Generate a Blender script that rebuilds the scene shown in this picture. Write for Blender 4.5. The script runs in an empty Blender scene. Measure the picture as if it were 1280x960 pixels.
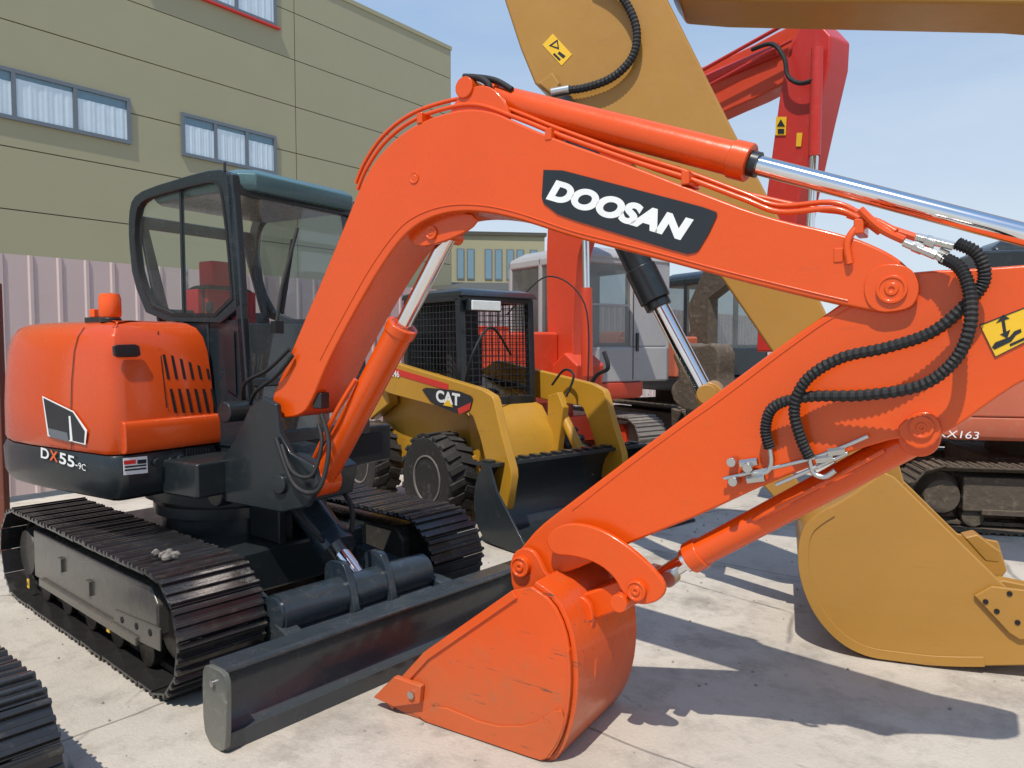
import bpy, bmesh, math, random
from mathutils import Vector, Matrix
random.seed(7)
SC = bpy.context.scene
COL = SC.collection
R = math.radians
F = 930.0; CAMH = 1.6
PITCH = math.atan(50.0 / F)
CAM = Vector((0, 0, CAMH))

def ray(px, py):
    f = Vector((0, math.cos(PITCH), -math.sin(PITCH))); u = Vector((0, math.sin(PITCH), math.cos(PITCH)))
    return f + Vector((1, 0, 0)) * ((px - 640) / F) + u * ((480 - py) / F)

class Fr:
    def __init__(s, x, y, yaw):
        s.o = Vector((x, y, 0)); s.a = R(yaw); s.c = math.cos(s.a); s.s = math.sin(s.a)
    def loc(s, v): return Vector((v.x * s.c + v.y * s.s, -v.x * s.s + v.y * s.c, v.z))
    def rl(s, px, py): return s.loc(CAM - s.o), s.loc(ray(px, py))
    def b(s, px, py, b):
        o, d = s.rl(px, py); k = (b - o.y) / d.y; p = o + d * k; return (p.x, p.z)
    def t(s, px, py, t):
        o, d = s.rl(px, py); k = (t - o.x) / d.x; p = o + d * k; return (p.y, p.z)
    def B(s, px, py, b): q = s.b(px, py, b); return Vector((q[0], b, q[1]))
    def T(s, px, py, t): q = s.t(px, py, t); return Vector((t, q[0], q[1]))
    def Z(s, px, py, z):
        o, d = s.rl(px, py); k = (z - o.z) / d.z; return o + d * k
    def pb(s, pts, b): return [s.b(x, y, b) for x, y in pts]

def empty(name, fr, label, cat, group=None, z=0):
    o = bpy.data.objects.new(name, None); COL.objects.link(o)
    o.location = (fr.o.x, fr.o.y, z); o.rotation_euler = (0, 0, fr.a); o.empty_display_size = .2
    o['label'] = label; o['category'] = cat
    if group: o['group'] = group
    return o

def tag(o, label, cat, group=None):
    o['label'] = label; o['category'] = cat
    if group: o['group'] = group
    return o

def catmull(pts, n=10):
    pts = [Vector(p) for p in pts]; out = []
    for i in range(len(pts) - 1):
        p0 = pts[max(i - 1, 0)]; p1 = pts[i]; p2 = pts[i + 1]; p3 = pts[min(i + 2, len(pts) - 1)]
        for k in range(n):
            t = k / n
            out.append(.5 * ((2 * p1) + (p2 - p0) * t + (2 * p0 - 5 * p1 + 4 * p2 - p3) * t * t + (3 * p1 - p0 - 3 * p2 + p3) * t ** 3))
    out.append(pts[-1]); return out

def chai(pts, it=1, q=.25, closed=True):
    P = [tuple(p) for p in pts]
    for _ in range(it):
        n = len(P); o = []
        if not closed: o.append(P[0])
        for i in range(n if closed else n - 1):
            a = P[i]; b = P[(i + 1) % n]
            o.append(tuple(a[k] * (1 - q) + b[k] * q for k in range(len(a)))); o.append(tuple(a[k] * q + b[k] * (1 - q) for k in range(len(a))))
        if not closed: o.append(P[-1])
        P = o
    return P

def strip(prof, th):
    P = [Vector((a, b, 0)) for a, b in prof]; inn = []
    for i, p in enumerate(P):
        d = (P[min(i + 1, len(P) - 1)] - P[max(i - 1, 0)]); d.normalize()
        n = Vector((-d.y, d.x, 0)); q = p + n * th; inn.append((q.x, q.y))
    return list(prof) + inn[::-1]

class MB:
    def __init__(s): s.v = []; s.f = []
    def add(s, vs, fs):
        n = len(s.v); s.v += [Vector(q) for q in vs]; s.f += [tuple(i + n for i in f) for f in fs]; return s
    def box(s, x0, x1, y0, y1, z0, z1):
        vs = [(x, y, z) for x in (x0, x1) for y in (y0, y1) for z in (z0, z1)]
        return s.add(vs, [(0, 1, 3, 2), (4, 6, 7, 5), (0, 4, 5, 1), (2, 3, 7, 6), (0, 2, 6, 4), (1, 5, 7, 3)])
    def prism(s, pts, y0, y1):
        n = len(pts); vs = [(a, y0, c) for a, c in pts] + [(a, y1, c) for a, c in pts]
        fs = [tuple(range(n)), tuple(range(2 * n - 1, n - 1, -1))] + [(i, (i + 1) % n, n + (i + 1) % n, n + i) for i in range(n)]
        return s.add(vs, fs)
    def slab(s, pts, vec):
        n = len(pts); vec = Vector(vec); vs = [Vector(p) for p in pts] + [Vector(p) + vec for p in pts]
        fs = [tuple(range(n)), tuple(range(2 * n - 1, n - 1, -1))] + [(i, (i + 1) % n, n + (i + 1) % n, n + i) for i in range(n)]
        return s.add(vs, fs)
    def sheet(s, pts):
        return s.add(pts, [tuple(range(len(pts)))])
    def ring(s, outer, inner, vec):
        n = len(outer); vec = Vector(vec); o = [Vector(p) for p in outer]; q = [Vector(p) for p in inner]
        vs = o + q + [p + vec for p in o] + [p + vec for p in q]; fs = []
        for i in range(n):
            j = (i + 1) % n
            fs += [(i, j, n + j, n + i), (2 * n + i, 3 * n + i, 3 * n + j, 2 * n + j), (i, 2 * n + i, 2 * n + j, j), (n + i, n + j, 3 * n + j, 3 * n + i)]
        return s.add(vs, fs)
    def cyl(s, p0, p1, r0, r1=None, n=20):
        p0 = Vector(p0); p1 = Vector(p1); r1 = r0 if r1 is None else r1
        d = (p1 - p0).normalized(); a = d.orthogonal().normalized(); b = d.cross(a)
        vs = []
        for p, r in ((p0, r0), (p1, r1)):
            vs += [p + (a * math.cos(2 * math.pi * i / n) + b * math.sin(2 * math.pi * i / n)) * r for i in range(n)]
        return s.add(vs, [tuple(range(n - 1, -1, -1)), tuple(range(n, 2 * n))] + [(i, (i + 1) % n, n + (i + 1) % n, n + i) for i in range(n)])
    def bar(s, p0, p1, w, h, up=(0, 0, 1)):
        p0 = Vector(p0); p1 = Vector(p1); d = (p1 - p0).normalized(); a = d.cross(Vector(up)).normalized() * w / 2; b = a.cross(d).normalized() * h / 2
        vs = [p + x * a + y * b for p in (p0, p1) for x, y in ((-1, -1), (1, -1), (1, 1), (-1, 1))]
        return s.add(vs, [(3, 2, 1, 0), (4, 5, 6, 7), (0, 1, 5, 4), (1, 2, 6, 5), (2, 3, 7, 6), (3, 0, 4, 7)])
    def tube(s, pts, r, n=8, rib=0):
        pts = [Vector(p) for p in pts]; m = len(pts); a = None; vs = []
        for i, p in enumerate(pts):
            d = (pts[min(i + 1, m - 1)] - pts[max(i - 1, 0)]).normalized()
            a = d.orthogonal().normalized() if a is None else (a - d * a.dot(d)).normalized()
            b = d.cross(a); rr = r + (rib if i % 2 else 0)
            vs += [p + (a * math.cos(2 * math.pi * k / n) + b * math.sin(2 * math.pi * k / n)) * rr for k in range(n)]
        fs = [tuple(range(n - 1, -1, -1)), tuple(range((m - 1) * n, m * n))]
        for i in range(m - 1):
            for k in range(n):
                k2 = (k + 1) % n; fs.append((i * n + k, i * n + k2, (i + 1) * n + k2, (i + 1) * n + k))
        return s.add(vs, fs)
    def lathe(s, prof, o, ax=(0, 1, 0), n=32):
        o = Vector(o); d = Vector(ax).normalized(); a = d.orthogonal().normalized(); b = d.cross(a); m = len(prof); vs = []
        for r, h in prof:
            vs += [o + d * h + (a * math.cos(2 * math.pi * k / n) + b * math.sin(2 * math.pi * k / n)) * max(r, .0005) for k in range(n)]
        fs = [tuple(range(n - 1, -1, -1)), tuple(range((m - 1) * n, m * n))]
        for i in range(m - 1):
            for k in range(n):
                k2 = (k + 1) % n; fs.append((i * n + k, i * n + k2, (i + 1) * n + k2, (i + 1) * n + k))
        return s.add(vs, fs)
    def loft(s, rings):
        n = len(rings[0]); m = len(rings); vs = [p for r in rings for p in r]
        fs = [tuple(range(n - 1, -1, -1)), tuple(range((m - 1) * n, m * n))]
        for i in range(m - 1):
            for k in range(n):
                k2 = (k + 1) % n; fs.append((i * n + k, i * n + k2, (i + 1) * n + k2, (i + 1) * n + k))
        return s.add(vs, fs)
    def build(s, name, mat, parent=None, bev=0, smooth=40, recalc=True):
        me = bpy.data.meshes.new(name); me.from_pydata([tuple(v) for v in s.v], [], s.f)
        if recalc:
            bm = bmesh.new(); bm.from_mesh(me); bmesh.ops.recalc_face_normals(bm, faces=bm.faces); bm.to_mesh(me); bm.free()
        me.materials.append(mat); me.shade_smooth(); me.set_sharp_from_angle(angle=R(smooth))
        o = bpy.data.objects.new(name, me); COL.objects.link(o)
        if parent: o.parent = parent
        if bev:
            m = o.modifiers.new('bevel', 'BEVEL'); m.width = bev; m.segments = 2; m.limit_method = 'ANGLE'; m.angle_limit = R(38); m.harden_normals = True
        return o

def lettering(txt, mat, parent, O, X, Y, shear=0, off=.0, name='lettering'):
    cu = bpy.data.curves.new('tmp', 'FONT'); cu.body = txt; cu.shear = shear; cu.offset = off
    ob = bpy.data.objects.new('tmp', cu); COL.objects.link(ob); bpy.context.view_layer.update()
    me = bpy.data.meshes.new_from_object(ob.evaluated_get(bpy.context.evaluated_depsgraph_get()))
    bpy.data.objects.remove(ob); bpy.data.curves.remove(cu)
    xs = [v.co.x for v in me.vertices]; ys = [v.co.y for v in me.vertices]
    x0, x1, y0, y1 = min(xs), max(xs), min(ys), max(ys); O = Vector(O); X = Vector(X); Y = Vector(Y)
    for v in me.vertices:
        v.co = O + X * ((v.co.x - x0) / (x1 - x0)) + Y * ((v.co.y - y0) / (y1 - y0))
    me.name = name; me.materials.clear(); me.materials.append(mat)
    o = bpy.data.objects.new(name, me); COL.objects.link(o); o.parent = parent
    return o

# ------------------------------------------------------------------ materials
def nodes(name):
    m = bpy.data.materials.new(name); m.use_nodes = True; nt = m.node_tree
    return m, nt, nt.nodes['Principled BSDF']

def ramp(nt, inp, p0, p1, c0=(0, 0, 0, 1), c1=(1, 1, 1, 1)):
    r = nt.nodes.new('ShaderNodeValToRGB'); r.color_ramp.elements[0].position = p0; r.color_ramp.elements[1].position = p1
    r.color_ramp.elements[0].color = c0; r.color_ramp.elements[1].color = c1
    nt.links.new(inp, r.inputs[0]); return r.outputs[0]

def noise(nt, vec, scale, detail=5, rough=.6):
    n = nt.nodes.new('ShaderNodeTexNoise'); n.inputs['Scale'].default_value = scale; n.inputs['Detail'].default_value = detail; n.inputs['Roughness'].default_value = rough
    nt.links.new(vec, n.inputs['Vector']); return n.outputs['Fac']

def mix(nt, fac, a, b):
    x = nt.nodes.new('ShaderNodeMix'); x.data_type = 'RGBA'
    for sock, val in ((x.inputs['Factor'], fac), (x.inputs[6], a), (x.inputs[7], b)):
        if isinstance(val, (tuple, list)): sock.default_value = (*val[:3], 1)
        elif isinstance(val, (int, float)): sock.default_value = val
        else: nt.links.new(val, sock)
    return x.outputs[2]

def math_(nt, op, a, b, clamp=False):
    x = nt.nodes.new('ShaderNodeMath'); x.operation = op; x.use_clamp = clamp
    for i, val in enumerate((a, b)):
        if isinstance(val, (int, float)): x.inputs[i].default_value = val
        else: nt.links.new(val, x.inputs[i])
    return x.outputs[0]

def paint(name, col, rough=.32, metal=0, coat=.2, dirt=.25, dcol=(.30, .24, .17), bump=.06, var=.12, scale=1.0, scratch=0, spec=.4, low=0):
    m, nt, p = nodes(name)
    tc = nt.nodes.new('ShaderNodeTexCoord').outputs['Object']
    n1 = noise(nt, tc, 2.3 * scale, 4); n2 = noise(nt, tc, 14 * scale, 5, .7); n3 = noise(nt, tc, 70 * scale, 2)
    c = mix(nt, n1, [x * (1 - var) for x in col], [min(1, x * (1 + var)) for x in col])
    mm = math_(nt, 'MULTIPLY', ramp(nt, n2, .56, .74), dirt)
    ge = nt.nodes.new('ShaderNodeNewGeometry'); sp = nt.nodes.new('ShaderNodeSeparateXYZ'); nt.links.new(ge.outputs['Normal'], sp.inputs[0])
    up = math_(nt, 'MULTIPLY', sp.outputs['Z'], dirt * .55, True)
    ad = math_(nt, 'ADD', mm, math_(nt, 'MULTIPLY', up, n2), True)
    if low:
        s2 = nt.nodes.new('ShaderNodeSeparateXYZ'); nt.links.new(ge.outputs['Position'], s2.inputs[0])
        lo = ramp(nt, math_(nt, 'ADD', s2.outputs['Z'], math_(nt, 'MULTIPLY', n2, -.3)), 0, .35, (1, 1, 1, 1), (0, 0, 0, 1))
        ad = math_(nt, 'ADD', ad, math_(nt, 'MULTIPLY', lo, low), True)
    c = mix(nt, ad, c, dcol)
    if scratch:
        mp = nt.nodes.new('ShaderNodeMapping'); mp.inputs['Rotation'].default_value = (.3, .6, .2); mp.inputs['Scale'].default_value = (3, 30, 34); nt.links.new(tc, mp.inputs[0])
        sc = noise(nt, mp.outputs[0], 1.3, 3, .7)
        vo = noise(nt, tc, 5, 4, .8)
        mk = math_(nt, 'MULTIPLY', math_(nt, 'MULTIPLY', ramp(nt, sc, .62, .67), ramp(nt, vo, .48, .58)), scratch)
        c = mix(nt, mk, c, (.10, .06, .04))
        ch = noise(nt, tc, 26, 3, .6); c = mix(nt, math_(nt, 'MULTIPLY', math_(nt, 'MULTIPLY', ramp(nt, ch, .70, .72), ramp(nt, n1, .5, .6)), scratch), c, (.16, .12, .10))
    nt.links.new(c, p.inputs['Base Color'])
    mr = nt.nodes.new('ShaderNodeMapRange'); mr.inputs[3].default_value = rough * .7; mr.inputs[4].default_value = min(1, rough * 1.6); nt.links.new(n2, mr.inputs[0])
    nt.links.new(mr.outputs[0], p.inputs['Roughness'])
    p.inputs['Metallic'].default_value = metal; p.inputs['Coat Weight'].default_value = coat; p.inputs['Coat Roughness'].default_value = .1
    p.inputs['Specular IOR Level'].default_value = spec
    b = nt.nodes.new('ShaderNodeBump'); b.inputs['Strength'].default_value = bump; b.inputs['Distance'].default_value = .03
    n5 = noise(nt, tc, 7 * scale, 2)
    h = math_(nt, 'ADD', math_(nt, 'ADD', n1, math_(nt, 'MULTIPLY', n3, .10)), math_(nt, 'MULTIPLY', n5, .5))
    nt.links.new(h, b.inputs['Height']); nt.links.new(b.outputs[0], p.inputs['Normal'])
    return m

def flat(name, col, rough=.5, metal=0):
    m, nt, p = nodes(name); tc = nt.nodes.new('ShaderNodeTexCoord').outputs['Object']
    n = noise(nt, tc, 9, 4); nt.links.new(mix(nt, n, [x * .88 for x in col], [min(1, x * 1.1) for x in col]), p.inputs['Base Color'])
    p.inputs['Roughness'].default_value = rough; p.inputs['Metallic'].default_value = metal
    return m

def glass(name, tint=(.84, .91, .90), base=.06, film=0):
    m = bpy.data.materials.new(name); m.use_nodes = True; nt = m.node_tree; nt.nodes.clear()
    out = nt.nodes.new('ShaderNodeOutputMaterial'); tr = nt.nodes.new('ShaderNodeBsdfTransparent'); tr.inputs[0].default_value = (*tint, 1)
    gl = nt.nodes.new('ShaderNodeBsdfGlossy'); gl.inputs['Roughness'].default_value = .02
    lw = nt.nodes.new('ShaderNodeLayerWeight'); lw.inputs[0].default_value = .5
    fac = math_(nt, 'ADD', math_(nt, 'MULTIPLY', math_(nt, 'POWER', lw.outputs['Facing'], 4.0), .85), base, True)
    mx = nt.nodes.new('ShaderNodeMixShader')
    first = tr.outputs[0]
    if film:
        df = nt.nodes.new('ShaderNodeBsdfDiffuse'); df.inputs[0].default_value = (.5, .5, .46, 1)
        tc = nt.nodes.new('ShaderNodeTexCoord').outputs['Object']; nn = noise(nt, tc, 4, 5, .7)
        m2 = nt.nodes.new('ShaderNodeMixShader'); nt.links.new(math_(nt, 'MULTIPLY', nn, film), m2.inputs[0]); nt.links.new(tr.outputs[0], m2.inputs[1]); nt.links.new(df.outputs[0], m2.inputs[2]); first = m2.outputs[0]
    nt.links.new(fac, mx.inputs[0]); nt.links.new(first, mx.inputs[1]); nt.links.new(gl.outputs[0], mx.inputs[2]); nt.links.new(mx.outputs[0], out.inputs[0])
    return m

ORANGE = paint('orange_paint', (.69, .078, .004), .24, dirt=.14, dcol=(.42, .12, .03), bump=.11, spec=.4, coat=.3, var=.09, scratch=.12)
ORANGEB = paint('orange_paint_worn', (.68, .077, .006), .34, dirt=.34, dcol=(.36, .13, .05), bump=.2, scratch=.9, low=.45, spec=.4)
ORANGE2 = paint('orange_paint_hood', (.58, .064, .005), .22, dirt=.07, bump=.04, coat=.4, var=.05)
BLACK = paint('black_paint', (.014, .019, .022), .28, dirt=.14, dcol=(.15, .14, .12), bump=.05)
NAVY = paint('blade_paint', (.016, .026, .036), .22, dirt=.16, dcol=(.15, .145, .13), bump=.12, low=.22, scratch=.25)
CABK = paint('cab_paint', (.016, .024, .030), .22, dirt=.08, dcol=(.2, .2, .2), bump=.02)
ROOF = paint('cab_roof_paint', (.065, .135, .145), .22, dirt=.1, bump=.02)
SHOE = paint('track_steel', (.030, .030, .032), .20, metal=.5, dirt=.36, dcol=(.20, .165, .12), bump=.25, coat=.35)
FRAME = paint('track_frame_paint', (.055, .055, .052), .22, metal=.2, dirt=.28, dcol=(.20, .17, .13), bump=.14, low=.35)
CHAIN = paint('chain_steel', (.018, .016, .014), .45, metal=.3, dirt=.5, dcol=(.11, .085, .06), bump=.2)
TAN = paint('ochre_paint', (.385, .195, .036), .34, dirt=.18, dcol=(.33, .22, .11), bump=.10, var=.10, scratch=.15, coat=.1)
YEL = paint('yellow_paint', (.48, .245, .020), .35, dirt=.28, dcol=(.24, .17, .09), bump=.08, scratch=.35)
RED = paint('red_paint', (.52, .030, .022), .35, dirt=.15, bump=.06)
REDO = paint('orange_red_paint', (.60, .055, .018), .35, dirt=.2, bump=.06)
REDF = paint('faded_orange_paint', (.50, .12, .06), .5, dirt=.5, dcol=(.34, .26, .2), bump=.1)
GREYC = paint('grey_cab_paint', (.37, .36, .355), .42, dirt=.4, dcol=(.26, .24, .22), bump=.04)
MUD = paint('mud_steel', (.09, .068, .048), .85, coat=0, dirt=.9, dcol=(.22, .165, .115), bump=1.0)
MUDF = paint('mud_frame', (.17, .15, .135), .7, coat=0, dirt=.9, dcol=(.30, .25, .2), bump=.5)
CHROME = flat('chrome', (.82, .82, .83), .1, 1)
STEEL = flat('zinc_fitting', (.55, .55, .53), .3, 1)
RUBBER = paint('rubber', (.014, .014, .015), .6, coat=0, dirt=.3, dcol=(.10, .09, .08), bump=.1)
TYRE = paint('tyre_rubber', (.020, .019, .018), .75, coat=0, dirt=.6, dcol=(.13, .11, .09), bump=.2)
WHITE = flat('white_vinyl', (.80, .80, .78), .4)
DECALK = flat('black_vinyl', (.014, .018, .022), .35)
DECALY = flat('yellow_vinyl', (.80, .48, .02), .4)
DECALR = flat('red_vinyl', (.6, .03, .02), .4)
DECALO = flat('orange_vinyl', (.8, .12, .02), .4)
GLASS = glass('cab_glass', film=.10); GLASSD = glass('dusty_glass', (.55, .60, .62), .08, film=.3)
GLASSB = glass('building_glass', (.92, .96, .98), .06)
SEATR = flat('red_fabric', (.50, .018, .03), .9); SEATK = flat('black_fabric', (.03, .03, .033), .85)
AMBER = paint('amber_lens', (.85, .10, .01), .15, dirt=0)
DARK = flat('dark_void', (.006, .006, .007), .8)

# ------------------------------------------------------------------ setting
m, nt, p = nodes('concrete'); CONC = m
tc = nt.nodes.new('ShaderNodeTexCoord').outputs['Object']
mp = nt.nodes.new('ShaderNodeMapping'); mp.inputs['Rotation'].default_value[2] = R(38); nt.links.new(tc, mp.inputs[0]); v = mp.outputs[0]
n1 = noise(nt, v, .6, 6, .65); n2 = noise(nt, v, 5, 6, .7); n3 = noise(nt, v, 60, 3, .7); n4 = noise(nt, v, 1.7, 7, .75)
c = mix(nt, ramp(nt, n1, .3, .7), (.44, .385, .315), (.64, .575, .48))
c = mix(nt, ramp(nt, n4, .5, .66), c, (.35, .305, .25))
c = mix(nt, math_(nt, 'MULTIPLY', ramp(nt, n2, .52, .72), .55), c, (.25, .22, .18))
mpo = nt.nodes.new('ShaderNodeMapping'); mpo.inputs['Location'].default_value = (4.4, 2.2, 0); nt.links.new(v, mpo.inputs[0])
oil = noise(nt, mpo.outputs[0], 1.1, 5, .6); c = mix(nt, math_(nt, 'MULTIPLY', ramp(nt, oil, .61, .70), .6), c, (.12, .105, .09))
br = nt.nodes.new('ShaderNodeTexBrick'); br.offset = 0; br.inputs['Scale'].default_value = 1; br.inputs['Mortar Size'].default_value = .007; br.inputs['Brick Width'].default_value = 3.2; br.inputs['Row Height'].default_value = 2.6
br.inputs['Color1'].default_value = (0, 0, 0, 1); br.inputs['Color2'].default_value = (0, 0, 0, 1); br.inputs['Mortar'].default_value = (1, 1, 1, 1)
wa = nt.nodes.new('ShaderNodeVectorMath'); wa.operation = 'ADD'; wn = nt.nodes.new('ShaderNodeTexNoise'); wn.inputs['Scale'].default_value = 3; wn.inputs['Detail'].default_value = 5; nt.links.new(v, wn.inputs[0])
ws = nt.nodes.new('ShaderNodeVectorMath'); ws.operation = 'SCALE'; ws.inputs['Scale'].default_value = .05; nt.links.new(wn.outputs['Color'], ws.inputs[0]); nt.links.new(v, wa.inputs[0]); nt.links.new(ws.outputs[0], wa.inputs[1]); nt.links.new(wa.outputs[0], br.inputs['Vector'])
vo = nt.nodes.new('ShaderNodeTexVoronoi'); vo.feature = 'DISTANCE_TO_EDGE'; vo.inputs['Scale'].default_value = .55; nt.links.new(wa.outputs[0], vo.inputs['Vector'])
cr = ramp(nt, vo.outputs['Distance'], .0015, .006, (1, 1, 1, 1), (0, 0, 0, 1))
mxx = math_(nt, 'MAXIMUM', br.outputs['Color'], math_(nt, 'MULTIPLY', cr, ramp(nt, n1, .47, .53)))
c = mix(nt, math_(nt, 'MULTIPLY', mxx, .65), c, (.12, .105, .09))
c = mix(nt, math_(nt, 'MULTIPLY', n3, .3), c, (.22, .2, .17))
nt.links.new(c, p.inputs['Base Color']); p.inputs['Roughness'].default_value = .8
b = nt.nodes.new('ShaderNodeBump'); b.inputs['Strength'].default_value = .45; b.inputs['Distance'].default_value = .01; nt.links.new(math_(nt, 'ADD', n3, n2), b.inputs['Height'])
b2 = nt.nodes.new('ShaderNodeBump'); b2.invert = True; b2.inputs['Strength'].default_value = .6; b2.inputs['Distance'].default_value = .02; nt.links.new(mxx, b2.inputs['Height']); nt.links.new(b.outputs[0], b2.inputs['Normal']); nt.links.new(b2.outputs[0], p.inputs['Normal'])
g = MB().add([(-400, -60, 0), (400, -60, 0), (400, 700, 0), (-400, 700, 0)], [(0, 1, 2, 3)]).build('ground', CONC); g['kind'] = 'structure'

BF = Fr(-11.7, 17, 52.6)
CLAD = paint('olive_cladding', (.335, .31, .195), .5, coat=0, dirt=.12, dcol=(.34, .31, .24), bump=.02, var=.05, scale=.3)
DKG = flat('cladding_joint', (.07, .065, .05), .7)
WFR = flat('window_frame_grey', (.16, .18, .20), .4, .3); BLIND = paint('window_blind', (.80, .85, .88), .5, coat=.1, dirt=.15, dcol=(.5, .56, .6), bump=.02, var=.12)
WPN = flat('window_pane_blue', (.16, .26, .32), .08)
bld = empty('factory_building', BF, 'large olive clad factory building with strip windows behind the metal fence', 'building')
L1 = BF.b(563, 100, 0)[0]; TOPZ = BF.b(563, 63, 0)[1]
J = BF.b(369, 100, 0)[0]
MB().box(-20, L1 - .02, .06, 18, 0, TOPZ - .1).build('wall', DKG, bld)
cl = MB()
zz = BF.b(369, 133, 0)[1]; step = 1.42; z0 = zz - step * 6
k = 0
while True:
    a = z0 + k * step; bb = min(a + step - .025, TOPZ)
    if a > TOPZ: break
    for xa, xb in ((-20, J - .015), (J + .015, L1)):
        cl.box(xa, xb, 0, .055, max(a, 0), bb)
    k += 1
cl.box(L1 - .03, L1 + .02, 0, 18, 0, TOPZ)
cl.build('cladding', CLAD, bld)
MB().box(-20, L1 + .05, -.04, 18, TOPZ, TOPZ + .14).build('parapet', CLAD, bld)
def fwin(x0, x1, zt, zb, n):
    w = MB(); T = .09
    w.box(x0, x1, -.07, .0, zt - T, zt); w.box(x0, x1, -.07, .0, zb, zb + T)
    for i in range(n + 1):
        xx = x0 + (x1 - x0) * i / n; xx = min(max(xx, x0 + T / 2), x1 - T / 2); w.box(xx - T / 2, xx + T / 2, -.068, -.001, zb + T, zt - T)
    f = w.build('window', WFR, bld)
    MB().sheet([(x0 + .05, -.05, zb + .05), (x1 - .05, -.05, zb + .05), (x1 - .05, -.05, zt - .05), (x0 + .05, -.05, zt - .05)]).build('pane', GLASSB, f)
    for j in range(n):
        s = MB(); xa = x0 + (x1 - x0) * j / n + .06; xb = x0 + (x1 - x0) * (j + 1) / n - .05; N = 60; ph = j * 1.7
        zlo = zb + .10; zhi = zt - .20 - .10 * ((j + 1) % 2)
        def cy_(u): return -.028 + .007 * math.sin(u * 31 + ph + 2 * math.sin(u * 5 + j)) + .004 * math.sin(u * 67 + j)
        for i in range(N):
            u0 = i / N; u1 = (i + 1) / N; y0 = cy_(u0); y1 = cy_(u1)
            s.add([(xa + (xb - xa) * u0, y0, zlo), (xa + (xb - xa) * u1, y1, zlo), (xa + (xb - xa) * u1, y1, zhi), (xa + (xb - xa) * u0, y0, zhi)], [(0, 1, 2, 3)])
        s.build('curtain', BLIND, f, smooth=180)
    MB().box(x0 + .05, x1 - .05, -.006, -.002, zb + .05, zt - .05).build('inner_pane', WPN, f)
for (xa, xb) in ((-75, 158), (222, 341)):
    x0 = BF.b(xa, 0, 0)[0]; x1 = BF.b(xb, 0, 0)[0]
    zt = BF.b(158, 123, 0)[1]; zb = BF.b(158, 180, 0)[1]
    fwin(x0, x1, zt, zb, 3)
x0 = BF.b(180, 0, 0)[0]; x1 = BF.b(344, 0, 0)[0]; zb = BF.b(344, 34, 0)[1]; fwin(x0, x1, zb + 1.55, zb, 3)
MB().box(x0 - .1, x1 + .1, -.12, .0, zb - .06, zb - .01).build('sill', DECALR, bld)
AF = Fr(-3.6, 44, 8)
ann = empty('office_wing', AF, 'low distant olive wing with tall dark windows right of the tall factory building', 'building')
MB().box(0, 5.6, 0, 8, 0, 8.0).build('wall', CLAD, ann)
MB().box(-.1, 5.7, -.15, 8, 8.0, 8.2).build('roof', DKG, ann)
for q in (.35, .95, 2.0, 2.6, 3.3, 3.9, 4.7):
    f = MB().box(q, q + .45, -.05, .03, 5.4, 7.2).build('window', WFR, ann); MB().box(q + .06, q + .39, -.06, -.052, 5.46, 7.14).build('pane', WPN, f)
SF = Fr(-4.0, 27, 6)
shd = empty('storage_shed', SF, 'low shed with grey metal roof behind the loader cab', 'shed')
MB().box(0, 4.4, 0, 3, 0, 3.45).build('wall', GREYC, shd)
MB().slab([(-.2, -.4, 3.45), (4.6, -.4, 3.45), (4.6, 3.2, 4.0), (-.2, 3.2, 4.0)], (0, 0, .1)).build('roof', DKG, shd)

FF = Fr(-5.1, 7.4, 52.6)
PINK = paint('fence_sheet', (.56, .445, .415), .5, coat=0, dirt=.25, dcol=(.42, .35, .31), bump=.03, var=.08)
fen = empty('metal_fence', FF, 'pinkish grey corrugated metal sheet fence along the yard edge', 'fence')
def corr(x0, x1, z1, z0=.06):
    s = MB(); pts = []; x = x0
    while x < x1:
        for dx, y in ((0, 0), (.20, 0), (.215, -.016), (.245, -.016), (.26, 0)):
            if x + dx < x1: pts.append((x + dx, y))
        x += .27
    for i in range(len(pts) - 1):
        a, q = pts[i], pts[i + 1]; s.add([(a[0], a[1], z0), (q[0], q[1], z0), (q[0], q[1], z1), (a[0], a[1], z1)], [(0, 1, 2, 3)])
    return s
for i in range(14):
    x = -4 + i * 3.0
    corr(x, x + 2.97, 2.5).build('sheet_panel', PINK, fen, smooth=20)
    MB().box(x - .04, x + .02, .02, .08, 0, 2.54).build('post', GREYC, fen)
MB().box(-4, 38, .012, .05, 2.46, 2.5).build('top_rail', GREYC, fen); MB().box(-4, 38, .012, .05, .3, .36).build('bottom_rail', GREYC, fen)
RUST = paint('rust', (.16, .05, .03), .8, coat=0, dirt=.3, bump=.3)
tag(MB().box(-3.93, -3.86, 5.6, 5.67, 0, 2.06).build('steel_post', RUST, None, .01), 'rusty brown steel post at the left edge beside the fence', 'post')

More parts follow.
